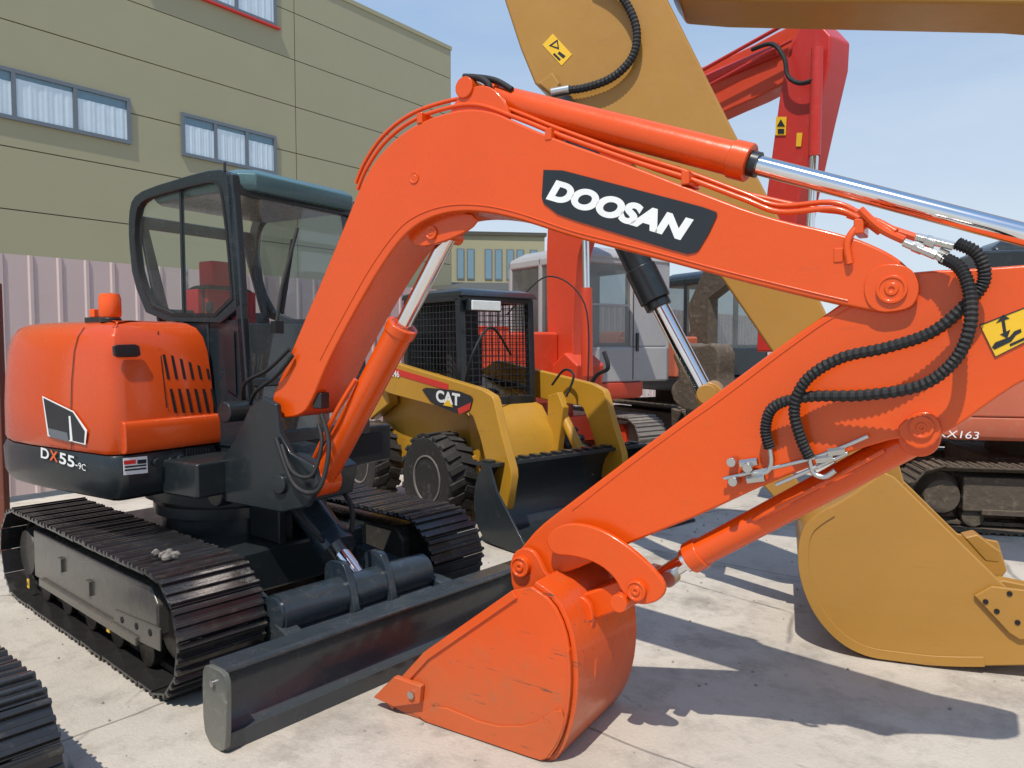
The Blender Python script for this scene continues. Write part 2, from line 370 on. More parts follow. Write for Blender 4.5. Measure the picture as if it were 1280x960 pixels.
LEAF = flat('leaf_green', (.06, .11, .035), .6); BARK = flat('bark', (.10, .075, .05), .9)
def tree(fr, h, rad, label, seed):
    rnd = random.Random(seed); t = empty('tree', fr, label, 'tree')
    s = MB(); s.tube(catmull([(0, 0, 0), (.1, 0, h * .3), (0, .1, h * .6), (.1, 0, h * .9)], 5), .12, 8)
    for i in range(7):
        a = rnd.random() * 6.28; s.tube([(0, 0, h * (.45 + .06 * i)), (math.cos(a) * rad * .8, math.sin(a) * rad * .8, h * (.6 + .05 * i))], .04, 6)
    s.build('trunk', BARK, t)
    s = MB(); cl = [(rnd.uniform(-1, 1) * rad, rnd.uniform(-1, 1) * rad, h * rnd.uniform(.45, .95), rnd.uniform(.3, .6) * rad) for _ in range(22)]
    for i in range(2200):
        c = cl[i % 22]; d = Vector((rnd.gauss(0, 1), rnd.gauss(0, 1), rnd.gauss(0, .8))) * c[3] * .55
        p = Vector(c[:3]) + d; a = Vector((rnd.gauss(0, 1), rnd.gauss(0, 1), rnd.gauss(0, 1))).normalized(); b = a.orthogonal().normalized() * .07; a = a * .10
        s.add([p - a, p + b, p + a, p - b], [(0, 1, 2, 3)])
    s.build('crown', LEAF, t, recalc=False)
tree(Fr(-.15, 22, 0), 3.0, .7, 'small green tree beyond the fence between loader cab and grey cab', 3)

# ------------------------------------------------------------------ tracks
def stad(s, h, r):
    per = 4 * h + 2 * math.pi * r; s %= per
    if s < 2 * h: return (-h + s, 2 * r, 0)
    s -= 2 * h
    if s < math.pi * r: f = s / r; return (h + r * math.sin(f), r + r * math.cos(f), f)
    s -= math.pi * r
    if s < 2 * h: return (h - s, 0, math.pi)
    s -= 2 * h; f = math.pi + s / r; return (-h + r * math.sin(f), r + r * math.cos(f), f)

def shoe_mesh(pitch, w):
    s = MB(); a = pitch / 2 + .001
    pr = [(-a, 0), (a, -.002), (a, .008), (a * .93, .010), (a * .88, .028), (a * .66, .028), (a * .58, .010), (a * .20, .010), (a * .12, .024), (-a * .12, .024), (-a * .20, .010), (-a * .58, .010), (-a * .66, .028), (-a * .88, .028), (-a * .93, .012), (-a, .012)]
    s.prism(pr, -w / 2, w / 2)
    return s
def crawler(parent, b, h=.96, r=.262, w=.42, n=38, zoff=.031, sub=True, ms=SHOE, mc=CHAIN, mf=FRAME, k=1.0):
    per = 4 * h + 2 * math.pi * r; pitch = per / n
    s = MB()
    for i in range(n):
        for e in (-.055, .055):
            t1, z1, f1 = stad((i * per / n), h, r)
            p0 = Vector((t1 - math.sin(f1) * .035, b + e * k, z1 - math.cos(f1) * .035 + zoff))
            t2, z2, f2 = stad((i + .9) * pitch, h, r); p1 = Vector((t2 - math.sin(f2) * .035, b + e * k, z2 - math.cos(f2) * .035 + zoff))
            s.bar(p0, p1, .03, .055, (0, 1, 0))
        s.cyl((p0.x, b - .08 * k, p0.z), (p0.x, b + .08 * k, p0.z), .018, n=8)
    ch = s.build('crawler_track', mc, parent, smooth=30)
    if sub:
        first = None
        for i in range(n):
            t, z, f = stad((i + .5) * pitch, h, r)
            if first is None: o = first = shoe_mesh(pitch, w).build('track_shoe', ms, ch, .003)
            else: o = first.copy(); COL.objects.link(o)
            o.parent = ch; o.location = (t + random.uniform(-.001, .001), b + random.uniform(-.003, .003), z + zoff); o.rotation_euler = (0, f + random.uniform(-.02, .02), 0)
    else:
        q = MB(); sm = shoe_mesh(pitch, w)
        for i in range(n):
            t, z, f = stad((i + .5) * pitch, h, r); mt = Matrix.Translation((t, b, z + zoff)) @ Matrix.Rotation(f, 4, 'Y')
            q.add([mt @ v for v in sm.v], sm.f)
        q.build('shoe_belt', ms, ch, smooth=30)
    y0, y1 = b - .10 * k, b + .10 * k; zc = r + zoff; a_ = zc * 2
    MB().prism([(-h + .16, a_ * .30), (-h + .16, a_ * .80), (h - .12, a_ * .80), (h - .05, a_ * .68), (h - .05, a_ * .42), (h - .18, a_ * .30)], y0 - .05 * k, y1 + .05 * k).build('track_frame', mf, ch, .012)
    MB().prism([(-h + .3, a_ * .26), (-h + .3, a_ * .34), (h - .25, a_ * .34), (h - .25, a_ * .26)], y0 - .07 * k, y1 + .07 * k).build('frame_rail', mf, ch, .006)
    for i in range(5):
        t = -h + .25 + i * (2 * h - .5) / 4
        MB().lathe([(.03, -.12 * k), (.085, -.12 * k), (.085, -.06 * k), (.065, -.055 * k), (.065, .055 * k), (.085, .06 * k), (.085, .12 * k), (.03, .12 * k)], (t, b, .125), n=20).build('roller', mc, ch, .004)
    MB().lathe([(.04, -.10 * k), (.15, -.095 * k), (r - .10, -.07 * k), (r - .05, -.06 * k), (r - .05, .06 * k), (r - .10, .07 * k), (.15, .095 * k), (.04, .10 * k)], (h, b, zc), n=32).build('idler_wheel', mc, ch)
    MB().lathe([(.04, -.14 * k), (.14, -.14 * k), (.18, -.03 * k), (r - .07, -.02 * k), (r - .07, .02 * k), (.18, .03 * k), (.16, .12 * k), (.04, .12 * k)], (-h, b, zc), n=32).build('drive_sprocket', mc, ch)
    return ch

# ------------------------------------------------------------------ MAIN EXCAVATOR
SX, SY = -1.74, 4.64
TR = Fr(SX, SY, -41); UP = Fr(SX, SY, -32)
ex = empty('excavator', UP, 'bright orange and black compact excavator with raised boom in the foreground', 'excavator')
DEL = TR.a - UP.a
def turned(o): o.rotation_euler = (0, 0, DEL); return o
chassis = turned(MB().box(-.75, .75, -.42, .42, .26, .50).box(-.5, -.25, -.78, .78, .22, .46).box(.3, .55, -.78, .78, .22, .46).build('chassis', BLACK, ex, .02))
MB().cyl((0, 0, .5), (0, 0, .7), .42, n=40).cyl((0, 0, .60), (0, 0, .66), .47, n=40).cyl((0, 0, .70), (0, 0, .80), .52, n=40).build('slewing_ring', BLACK, ex)
for bb in (-.74, .74):
    c = crawler(ex, bb); turned(c)
    if bb < 0:
        for px, py in ((152, 775), (170, 783), (187, 791)):
            q = TR.B(px, py, -.9005); MB().cyl(q, q + Vector((0, .012, 0)), .017, n=14).build('frame_hole', DARK, c)
        MB().prism([TR.b(142, 762, -.898), TR.b(200, 786, -.898), TR.b(200, 815, -.898), TR.b(142, 787, -.898)], -.898, -.888).build('cover_plate', FRAME, c, .004)
        for px, py in ((137, 783), (37, 729)):
            q = TR.b(px, py, -.895); MB().prism([(q[0] - .018, q[1] - .028), (q[0] + .018, q[1] - .028), (q[0] + .018, q[1] + .028), (q[0] - .018, q[1] + .028)], -.904, -.9005).build('warning_sticker', DECALY, c)
            MB().prism([(q[0] - .011, q[1] - .008), (q[0] + .011, q[1] - .008), (q[0], q[1] + .014)], -.9062, -.9045).build('sticker_mark', DECALK, c)
        for px, py in ((75, 706), (110, 735)):
            q = TR.B(px, py, -.9); MB().box(q.x - .03, q.x + .03, -.905, -.87, q.z - .04, q.z + .04).build('frame_bracket', FRAME, c, .004)
prof = [(1.645, .03), (1.595, .075), (1.572, .14), (1.572, .20), (1.592, .265), (1.635, .315)]
blade = turned(MB().prism(strip(chai(prof, 2, .25, False), .022), -.96, .96).build('dozer_blade', NAVY, ex, .004))
EP = paint('blade_end_paint', (.05, .058, .055), .35, dirt=.6, dcol=(.27, .26, .21), bump=.1, low=.35)
for s_ in (-1, 1):
    MB().prism(chai([(1.50, .28), (1.53, .325), (1.67, .33), (1.695, .29), (1.68, .04), (1.65, .008), (1.56, .0), (1.50, .05)], 1, .2), s_ * .96 - .012, s_ * .96 + .012).build('blade_end_plate', EP, blade, .004)
MB().prism([(1.50, .308), (1.642, .308), (1.647, .321), (1.50, .321)], -.94, .94).build('blade_top_flange', NAVY, blade, .003)
MB().prism([(1.50, .05), (1.60, .05), (1.60, .065), (1.50, .065)], -.94, .94).build('blade_bottom_flange', NAVY, blade, .003)
MB().prism([(1.50, .07), (1.515, .07), (1.515, .303), (1.50, .303)], -.94, .94).build('blade_back_plate', NAVY, blade, .003)
MB().prism([(1.63, .0), (1.657, .0), (1.663, .075), (1.64, .075)], -.955, .955).build('cutting_edge', NAVY, blade, .002)
MB().cyl((1.60, -.985, .27), (1.60, -.97, .27), .014, n=12).build('end_bolt', STEEL, blade)
for s_ in (-1, 1):
    MB().bar((.45, s_ * .36, .36), (1.50, s_ * .50, .19), .09, .15).build('blade_arm', NAVY, blade, .012)
MB().cyl((1.27, -.50, .33), (1.27, .42, .33), .095, n=28).cyl((1.27, -.515, .33), (1.27, -.50, .33), .085, n=28).build('cross_tube', NAVY, blade)
MB().prism([(1.2, .16), (1.5, .10), (1.5, .2), (1.25, .3)], -.42, .42).build('arm_web', NAVY, blade, .01)
MB().cyl((.62, 0.0, .80), (1.06, 0.0, .51), .092, n=24).cyl((.58, 0, .827), (.68, 0, .76), .104, n=24).cyl((1.0, 0, .55), (1.08, 0, .497), .102).build('blade_cylinder', NAVY, blade)
MB().cyl((1.08, 0, .497), (1.24, 0, .39), .044).build('blade_rod', CHROME, blade)
for a, b_ in ((-.16, -.11), (.11, .16)): MB().box(.45, .75, a, b_, .5, .86).build('cylinder_mount', BLACK, blade, .01)
for a, b_ in ((-.14, -.1), (.1, .14)): MB().prism(chai([(1.14, .28), (1.14, .46), (1.20, .50), (1.30, .50), (1.36, .40), (1.40, .25)], 1, .15), a, b_).build('rod_bracket', NAVY, blade, .006)
MB().tube(catmull([(.5, -.1, .85), (.8, -.17, .80), (1.0, -.15, .66), (1.06, -.09, .56)], 8), .014).build('blade_hose', RUBBER, blade)
MB().tube(catmull([(.5, .06, .88), (.85, .1, .86), (1.05, .1, .72), (1.08, .08, .58)], 8), .014).build('blade_hose', RUBBER, blade)

def plan(inset, front=.25):
    P = [(front, -.33), (front, -.84), (front - .02, -.89), (front - .07, -.92), (-.55, -.925), (-.8, -.905), (-1.0, -.85), (-1.18, -.755), (-1.33, -.62), (-1.44, -.42), (-1.50, -.2), (-1.52, 0),
         (-1.50, .2), (-1.44, .42), (-1.33, .62), (-1.18, .755), (-1.0, .85), (-.6, .92), (-.5, .92), (-.5, -.33)]
    out = []; n = len(P)
    for i in range(n):
        a = Vector(P[i - 1]); b = Vector(P[i]); d = Vector(P[(i + 1) % n]); e1 = (b - a).normalized(); e2 = (d - b).normalized()
        nn = Vector((e1.y, -e1.x)) + Vector((e2.y, -e2.x))
        if nn.length < .01: nn = Vector((e1.y, -e1.x))
        nn.normalize(); out.append(b - nn * inset)
    return out
SG = 1 if abs(plan(.05)[4].y) < .925 else -1
def pr(i, z): return [Vector((p.x, p.y, z)) for p in plan(i * SG)]
MB().loft([pr(.05, .79), pr(.01, .81), pr(-.012, .86), pr(-.018, .99), pr(.0, 1.03)]).build('counterweight_skirt', BLACK, ex, .006)
hood = MB().loft([pr(.005, 1.034), pr(-.006, 1.06), pr(-.004, 1.25), pr(.004, 1.40), pr(.022, 1.56), pr(.045, 1.64), pr(.08, 1.69), pr(.13, 1.715), pr(.2, 1.725)]).build('engine_hood', ORANGE2, ex, .010, 60)
MB().prism(chai([(.20, 1.035), (.276, 1.035), (.282, 1.06), (.281, 1.14), (.276, 1.185), (.262, 1.205), (.20, 1.21)], 2, .25), -.868, -.30).build('hood_step', ORANGE2, hood, .008, 60)
def side_seam(px, w=.007):
    t0 = UP.b(px, 500, -.93)[0]; s = MB(); L = [(-.9335, 1.045), (-.9315, 1.25), (-.9235, 1.40), (-.9055, 1.56), (-.8825, 1.64), (-.848, 1.69)]
    for i in range(len(L) - 1):
        a, q = L[i], L[i + 1]; s.add([(t0, a[0], a[1]), (t0 + w, a[0], a[1]), (t0 + w, q[0], q[1]), (t0, q[0], q[1])], [(0, 1, 2, 3)])
    s.build('panel_seam', DARK, hood)
side_seam(88)
def tz(z): return .25 + (.004 if z < 1.25 else .004 - .008 * min(1, (z - 1.25) / .15) if z < 1.4 else -.004 - .018 * (z - 1.4) / .16 if z < 1.56 else -.022 - .023 * (z - 1.56) / .08) + .003
def front_slot(x0, y0, y1, w, sl):
    L = []; Rr = []
    for i in range(5):
        u = i / 4; y = y0 + (y1 - y0) * u; x = x0 + sl * u
        for xx, A in ((x, L), (x + w, Rr)):
            z = UP.T(xx, y, .25).z; A.append(UP.T(xx, y, tz(z)))
    s = MB()
    for i in range(4): s.add([L[i], Rr[i], Rr[i + 1], L[i + 1]], [(0, 1, 2, 3)])
    return s
for (x0, x1, y0, y1) in ((203, 254, 443, 474), (212, 263, 486, 516)):
    for i in range(6):
        front_slot(x0 + (x1 - x0) * i / 5, y0, y1, 3.6, 6).build('vent_slot', DARK, hood)
front_slot(197, 414, 510, 1.3, 11).build('panel_seam', DARK, hood)
a = [UP.T(x, y, .262) for x, y in chai(((142, 431), (174, 430), (177, 446), (144, 447)), 1, .15)]
hd = MB().slab(a, (-.02, 0, 0)).build('door_handle', BLACK, hood, .004)
a = [UP.T(x, y, .264) for x, y in ((148, 435), (170, 434), (172, 442), (149, 443))]
MB().slab(a, (-.001, 0, 0)).build('handle_recess', RUBBER, hood)
def poly_b(pts, b, th=-.002): return MB().prism(UP.pb(pts, b), b, b - th)
poly_b([(53, 495), (92, 514), (109, 538), (107, 556), (60, 545)], -.9365, .0015).build('side_decal_edge', WHITE, hood)
poly_b([(54.5, 497.5), (91, 515.5), (106, 539), (105, 554), (61.5, 543.5)], -.9385, .0015).build('side_decal', DECALK, hood)
poly_b([(60, 535), (84, 541), (86, 552), (63, 546)], -.9402, .0012).build('side_decal_wedge', WFR, hood)
poly_b([(86, 520), (88, 520), (91, 552), (88, 551)], -.9402, .0012).build('side_decal_bar', WHITE, hood)
def txt(fr, s, b, p0, p1, p2, mat, par, **k):
    O = fr.B(*p0, b); X = fr.B(*p1, b) - O; Y = fr.B(*p2, b) - O; return lettering(s, mat, par, O, X, Y, **k)
txt(UP, 'D', -.948, (51, 572), (61, 575), (51, 559), WHITE, ex, off=.02)
txt(UP, 'X', -.948, (62, 575), (72, 578), (62, 562), DECALO, ex, off=.02)
txt(UP, '55', -.948, (74, 579), (93, 585), (74, 565), WHITE, ex, off=.02)
txt(UP, '9C', -.948, (98, 586), (107, 589), (98, 578), WHITE, ex)
poly_b([(94.2, 580.5), (97, 581.5), (97, 583), (94.2, 582)], -.948, .0005).build('lettering', WHITE, ex)
a = [UP.T(x, y, .272) for x, y in ((154, 573), (184, 570), (185, 591), (155, 594))]
pl = MB().slab(a, (-.003, 0, 0)).build('data_plate', WHITE, ex)
for (xa, ya, yb), mt_ in (((155, 576, 581), DECALR), ((156, 583, 585), DECALK), ((156, 587, 589), DECALK)):
    xe = 170 if mt_ == DECALR else 183; k_ = (xe - xa) * .1
    a = [UP.T(x, y, .2745) for x, y in ((xa, ya), (xe, ya - k_), (xe, yb - k_), (xa, yb))]; MB().slab(a, (-.001, 0, 0)).build('plate_line', mt_, pl)
a = [UP.T(x, y, .2745) for x, y in ((172, 575), (183, 574), (183, 579), (172, 580))]; MB().slab(a, (-.001, 0, 0)).build('plate_line', DECALK, pl)
s = MB()
for i in range(9):
    a = [UP.T(x, y, .271) for x, y in ((232 + i * 3.4, 560), (234 + i * 3.4, 560), (234 + i * 3.4, 588), (232 + i * 3.4, 588))]; s.slab(a, (.006, 0, 0))
s.build('skirt_grille', DARK, ex)
for px, py in ((195, 578), (213, 576), (224, 574)):
    q = UP.T(px, py, .275); MB().cyl(q, q + Vector((.02, 0, 0)), .022, n=16).build('skirt_knob', BLACK, ex, .003)
q = UP.Z(138, 402, 1.72)
bc = MB().lathe([(.05, 0), (.055, .02), (.045, .03)], (q.x, q.y, 1.715), (0, 0, 1), 24).box(q.x - .2, q.x - .04, q.y - .03, q.y + .03, 1.715, 1.745).build('beacon_base', BLACK, ex, .003)
MB().lathe([(.048, 0), (.055, .01), (.055, .10), (.048, .125), (.02, .13)], (q.x, q.y, 1.742), (0, 0, 1), 24).build('beacon_lens', AMBER, bc)
MB().box(q.x - .17, q.x - .12, q.y - .02, q.y + .02, 1.745, 1.79).build('marker_light', AMBER, bc, .004)

s = MB()
s.box(-.4, .50, -.30, .90, .80, 1.05).box(.255, .56, -.66, .1, .80, .985)
s.build('platform', BLACK, ex, .015)
pp = [(262, 594), (292, 552), (312, 508), (328, 496), (345, 505), (349, 540), (362, 566), (392, 582), (398, 606), (384, 634), (352, 641), (262, 624)]
for yy in (-.49, -.09):
    MB().prism(UP.pb(pp, yy), yy, yy + .035).build('swing_post', BLACK, ex, .01)
MB().prism(UP.pb([(262, 590), (320, 560), (362, 572), (386, 592), (380, 630), (270, 622)], -.44), -.452, -.092).build('post_core', BLACK, ex, .01)
for px, py, r in ((330, 511, .055), (396, 596, .05), (318, 610, .06)):
    q = UP.B(px, py, -.25); MB().cyl((q.x, -.51, q.z), (q.x, 0, q.z), r).build('post_pin', BLACK, ex, .006)
for hp, r_ in ((((345, 548, -.50), (368, 606, -.53), (398, 612, -.51), (411, 560, -.45), (402, 518, -.42)), .012), (((352, 556, -.50), (366, 590, -.53), (390, 594, -.50), (402, 556, -.45), (398, 530, -.42)), .010),
               (((305, 512, -.3), (306, 480, -.42), (335, 462, -.46), (362, 436, -.45)), .010), (((310, 520, -.3), (318, 492, -.42), (345, 470, -.46), (366, 444, -.45)), .010)):
    MB().tube(catmull([UP.B(*p_) for p_ in hp], 8), r_).build('swing_hose', RUBBER, ex, smooth=60)
s = MB()
for i in range(7):
    q = UP.T(355 + i * 9, 540 + i, .55); s.box(.52, .56, q.x - .02, q.x + .014, 1.08, 1.17)
s.build('valve_block', BLACK, ex, .004)
MB().box(.502, .512, .45, .80, .86, 1.0).build('deck_grille', DARK, ex)

# cab
CB, CF = -.33, .62
out = [(160, 300), (160, 268), (164, 248), (180, 236), (255, 213), (280, 211), (290, 222), (297, 300), (303, 405), (186, 402), (165, 350)]
inn = [(168, 300), (169, 272), (173, 255), (186, 246), (254, 228), (270, 227), (277, 236), (285, 300), (292, 394), (195, 393), (174, 348)]
O2 = UP.pb(out, CB); I2 = UP.pb(inn, CB); Oc = chai(O2, 1, .22); Ic = chai(I2, 1, .22)
cab = MB()
for yy, v in ((CB, .05), (CF, -.05)):
    cab.ring([(a, yy, c) for a, c in Oc], [(a, yy, c) for a, c in Ic], (0, v, 0))
tF, zT = O2[6][0] - .003, O2[5][1]; tB, zB = O2[8]
def ft(z): return tF + (tB - tF) * (zT - z) / (zT - zB)
zt = zT - .03
def fp(b, z, d=0): return (ft(z) + d, b, z)
cab.ring([fp(CB, 1.02), fp(CF, 1.02), fp(CF, zt), fp(CB, zt)], [fp(CB + .045, 1.10), fp(CF - .045, 1.10), fp(CF - .045, zt - .11), fp(CB + .045, zt - .11)], (-.05, 0, 0))
cab.slab([fp(CB + .04, 1.36), fp(CF - .04, 1.36), fp(CF - .04, 1.41), fp(CB + .04, 1.41)], (-.04, 0, 0))
cab.slab([(ft(zs_) - .06, CB, zs_) for zs_ in (1.02, 1.2, 1.4, zB + .04)] + [(ft(zs_), CB, zs_) for zs_ in (zB + .04, 1.4, 1.2, 1.02)], (0, .05, 0))
RB = 9; RT = 1
cab.ring([(O2[RB][0], CB + .05, O2[RB][1]), (O2[RB][0], CF - .05, O2[RB][1]), (O2[RT][0], CF - .05, O2[RT][1]), (O2[RT][0], CB + .05, O2[RT][1])],
         [(O2[RB][0], CB + .12, O2[RB][1] + .08), (O2[RB][0], CF - .12, O2[RB][1] + .08), (O2[RT][0], CF - .12, O2[RT][1] - .08), (O2[RT][0], CB + .12, O2[RT][1] - .08)], (.03, 0, 0))
cab.box(O2[RB][0], .2, CB + .01, CF, 1.0, O2[RB][1] - .01)
zs = O2[RB][1]
cabo = cab.build('cab_frame', CABK, ex, .010)
MB().slab([(.2, CB + .02, 1.02), (.2, CB + .02, zs), (ft(zs) - .05, CB + .02, zs), (ft(1.02) - .05, CB + .02, 1.02)], (0, .03, 0)).build('lower_side_panel', CABK, cabo, .005)
poly_b([(278, 414), (293, 414), (296, 494), (284, 486)], CB + .012, .004).build('lower_side_glass', DECALK, cabo)
def rr(i, z):
    x0, x1, y0, y1 = O2[2][0] + .10 + i, tF + .06 - i, CB + .045 + i, CF - .02 - i; c = .07
    return [(x0 + c, y0, z), (x1 - c, y0, z), (x1, y0 + c, z), (x1, y1 - c, z), (x1 - c, y1, z), (x0 + c, y1, z), (x0, y1 - c, z), (x0, y0 + c, z)]
MB().loft([rr(.01, zT - .11), rr(-.005, zT - .08), rr(-.005, zT - .02), rr(.03, zT + .01), rr(.10, zT + .02)]).build('cab_roof', ROOF, cabo, .01, 60)
MB().sheet([(a, CB + .025, c) for a, c in Ic]).build('side_window', GLASS, cabo)
MB().sheet([(a, CF - .025, c) for a, c in Ic]).build('side_window', GLASSD, cabo)
MB().sheet([fp(CB + .04, 1.41, -.02), fp(CF - .04, 1.41, -.02), fp(CF - .04, zt - .10, -.02), fp(CB + .04, zt - .10, -.02)]).build('windscreen', GLASS, cabo)
MB().sheet([fp(CB + .04, 1.09, -.02), fp(CF - .04, 1.09, -.02), fp(CF - .04, 1.36, -.02), fp(CB + .04, 1.36, -.02)]).build('lower_windscreen', GLASSD, cabo)
cxm = sum(q[0] for q in Ic) / len(Ic); czm = sum(q[1] for q in Ic) / len(Ic)
MB().ring([(x + (x - cxm) * .015, CB - .005, z + (z - czm) * .015) for x, z in Ic], [(x - (x - cxm) * .02, CB - .005, z - (z - czm) * .02) for x, z in Ic], (0, .03, 0)).build('window_seal', RUBBER, cabo)
xm = UP.b(226, 300, CB + .02)[0]
MB().box(xm, xm + .018, CB + .015, CB + .035, I2[9][1], I2[4][1] + .01).build('window_bar', CABK, cabo)
seat = MB().box(-.42, .05, -.05, .42, 1.25, 1.45).box(-.45, -.26, -.02, .40, 1.45, 1.98).build('driver_seat', SEATK, cabo, .05, 60)
MB().box(-.27, -.24, .0, .38, 1.48, 1.95).box(-.25, .02, .0, .38, 1.452, 1.47).box(-.42, -.28, .07, .31, 1.98, 2.14).box(-.44, -.28, -.04, .0, 1.5, 1.95).build('seat_cover', SEATR, seat, .015, 60)
for y_ in (-.25, .46): MB().box(-.3, .05, y_, y_ + .11, 1.3, 1.62).build('side_console', SEATK, cabo, .02)
MB().tube([(.0, -.18, 1.6), (.03, -.18, 1.80)], .014).lathe([(.01, 0), (.024, .02), (.02, .07)], (.03, -.18, 1.78), (0, 0, 1), 12).build('control_lever', SEATK, cabo)
for y_ in (.08, .2): MB().tube([(.2, y_, 1.1), (.15, y_, 1.6)], .012).build('travel_lever', SEATK, cabo)
w0 = UP.T(345, 408, ft(1.5) + .03); w1 = UP.T(372, 285, ft(2.2) + .03); wm = UP.T(352, 360, ft(1.9) + .035)
MB().tube([w0, wm, w1], .010).bar(UP.T(352, 392, ft(1.6) + .022), UP.T(366, 300, ft(2.2) + .022), .024, .012, (1, 0, 0)).box(w0.x - .01, w0.x + .03, w0.y - .03, w0.y + .03, w0.z - .04, w0.z + .03).build('wiper', RUBBER, cabo)
MB().tube(catmull([UP.B(281, 214, CB), UP.B(281, 203, CB)], 2), .008).build('antenna', BLACK, cabo)

# boom
B0 = -.30; BN = B0 - .13
near = [(338, 500), (352, 468), (378, 405), (404, 345), (428, 287), (450, 232), (466, 203), (488, 178), (515, 157), (550, 142), (590, 135), (618, 140), (640, 150), (690, 172), (780, 203), (870, 238), (960, 272), (1055, 292), (1105, 312), (1132, 330), (1146, 350), (1147, 368), (1138, 384), (1118, 392), (1090, 390),
        (1000, 370), (900, 345), (800, 318), (720, 298), (672, 282), (640, 272), (605, 265), (570, 264), (540, 271), (516, 284), (496, 304), (470, 342), (438, 398), (408, 455), (390, 500), (378, 520), (345, 524)]
boom = MB().prism(chai(UP.pb(near, BN), 2, .25), BN, BN + .26).build('boom', ORANGE, ex, .010, 30)
lip = [(1060, 376), (1000, 362), (900, 337), (800, 310), (720, 290), (672, 274), (640, 264), (605, 257), (568, 256), (536, 263), (509, 277), (488, 299), (461, 338), (430, 393), (400, 450)]
MB().tube(catmull([UP.B(x, y, BN) for x, y in lip], 6), .0035, 6).build('weld_seam', ORANGE, boom, smooth=80)
def boss(fr, px, py, b, r, par, m=ORANGE, l=.03, name='pin_boss'):
    q = fr.B(px, py, b)
    return MB().lathe([(r * .15, -l * .75), (r * .18, -l * 1.0), (r * .42, -l * 1.0), (r * .46, -l * .75), (r * .75, -l * .75), (r * .8, -l * .95), (r, -l * .9), (r, .01)], (q.x, b, q.z), (0, 1, 0), 32).build(name, m, par, .002)
boss(UP, 1115, 362, BN, .044, boom, l=.018); boss(UP, 518, 222, BN, .026, boom, l=.005); boss(UP, 540, 291, BN + .045, .03, boom, l=.012)
for yy in (BN + .045, BN + .195):
    MB().prism(chai(UP.pb([(508, 296), (525, 270), (560, 262), (600, 270), (586, 288), (556, 302), (522, 310)], yy), 1), yy, yy + .02).build('cylinder_bracket', ORANGE, boom, .006)
q0 = UP.pb([(1092, 330), (1135, 330), (1149, 352), (1148, 372), (1136, 388), (1090, 392), (1076, 360)], BN - .006)
MB().prism(chai(q0, 2), BN - .006, BN + .01).build('tip_plate', ORANGE, boom, .004)
poly_b(chai([(680, 207), (876, 258), (898, 266), (886, 292), (872, 315), (858, 318), (700, 270), (677, 252)], 1, .12), BN - .003, .002).build('nameplate', DECALK, boom)
txt(UP, 'DOOSAN', BN - .0055, (682, 249), (862, 304), (686, 222), WHITE, boom, shear=.33, off=.062)
p0 = UP.B(612, 122, B0); p1 = UP.B(938, 204, B0); p2 = UP.B(1420, 330, B0)
d = (p1 - p0).normalized()
cyl = MB().cyl(p0, p1, .061, n=32).cyl(p0, p0 + d * .05, .074, n=32).cyl(p1 - d * .07, p1, .068, n=32).build('arm_cylinder', ORANGE, ex, .006, 30)
MB().cyl(p1, p1 + d * .03, .045, n=32).build('cylinder_gland', BLACK, cyl)
MB().cyl(p1, p2, .034, n=32).build('cylinder_rod', CHROME, cyl)
e0 = UP.B(598, 118, B0); MB().cyl((e0.x, B0 - .11, e0.z), (e0.x, B0 + .11, e0.z), .045).build('cylinder_pin', ORANGE, boom, .004)
for yy in (B0 - .10, B0 + .075):
    MB().prism(chai(UP.pb([(560, 140), (575, 118), (598, 104), (622, 112), (640, 145), (625, 158), (570, 152)], yy), 2), yy, yy + .025).build('cylinder_ear', ORANGE, boom, .006)
for j, b in ((0, BN + .03), (1, BN + .075)):
    pts = [(447, 238), (458, 212), (480, 180), (512, 154), (552, 138), (596, 132), (650, 150), (700, 170), (790, 202), (860, 224), (930, 250), (975, 266), (1040, 262), (1075, 275), (1100, 292)]
    MB().tube(catmull([UP.B(x - j * 2, y - j * 8 - 1, b) for x, y in pts], 6), .0095).build('hydraulic_pipe', ORANGE, boom, smooth=60)
pts = [(615, 133), (680, 160), (760, 190), (850, 222), (960, 250), (1020, 262), (1060, 268), (1110, 292), (1130, 300)]
MB().tube(catmull([UP.B(x, y - 1, BN + .12) for x, y in pts], 6), .010).build('hydraulic_pipe', ORANGE, boom, smooth=60)
MB().tube(catmull([UP.B(1062, 330, BN - .01), UP.B(1060, 300, BN - .005), UP.B(1085, 275, BN + .02), UP.B(1120, 290, BN)], 6), .012).build('hydraulic_pipe', ORANGE, boom, smooth=60)
for px, py in ((860, 222), (690, 168), (1050, 318), (1075, 282), (530, 148)):
    q = UP.B(px, py, BN + .03); MB().box(q.x - .015, q.x + .015, BN - .004, BN + .12, q.z - .03, q.z + .018).build('pipe_clamp', ORANGE, boom, .005)
for pts, bb_, r_ in ((((700, 168), (730, 180), (770, 190), (850, 212)), BN + .10, .010), (((580, 96), (600, 98), (612, 108), (606, 122)), B0 - .08, .014), (((578, 108), (590, 97), (618, 100), (640, 112)), B0 - .05, .012)):
    MB().tube(catmull([UP.B(x, y, bb_) for x, y in pts], 6), r_).build('boom_hose', RUBBER, boom, smooth=60)
p0 = UP.B(402, 600, B0); p1 = UP.B(504, 406, B0); p2 = UP.B(560, 296, B0); d = (p1 - p0).normalized()
cy = MB().cyl(p0, p1, .068, n=32).cyl(p1 - d * .05, p1, .076, n=32).lathe([(.03, -.07), (.08, -.07), (.08, .07), (.03, .07)], p0).build('boom_cylinder', ORANGE, ex, .006, 30)
MB().cyl(p1, p2, .038, n=32).build('cylinder_rod', CHROME, cy)
a0 = p0 + d * .1
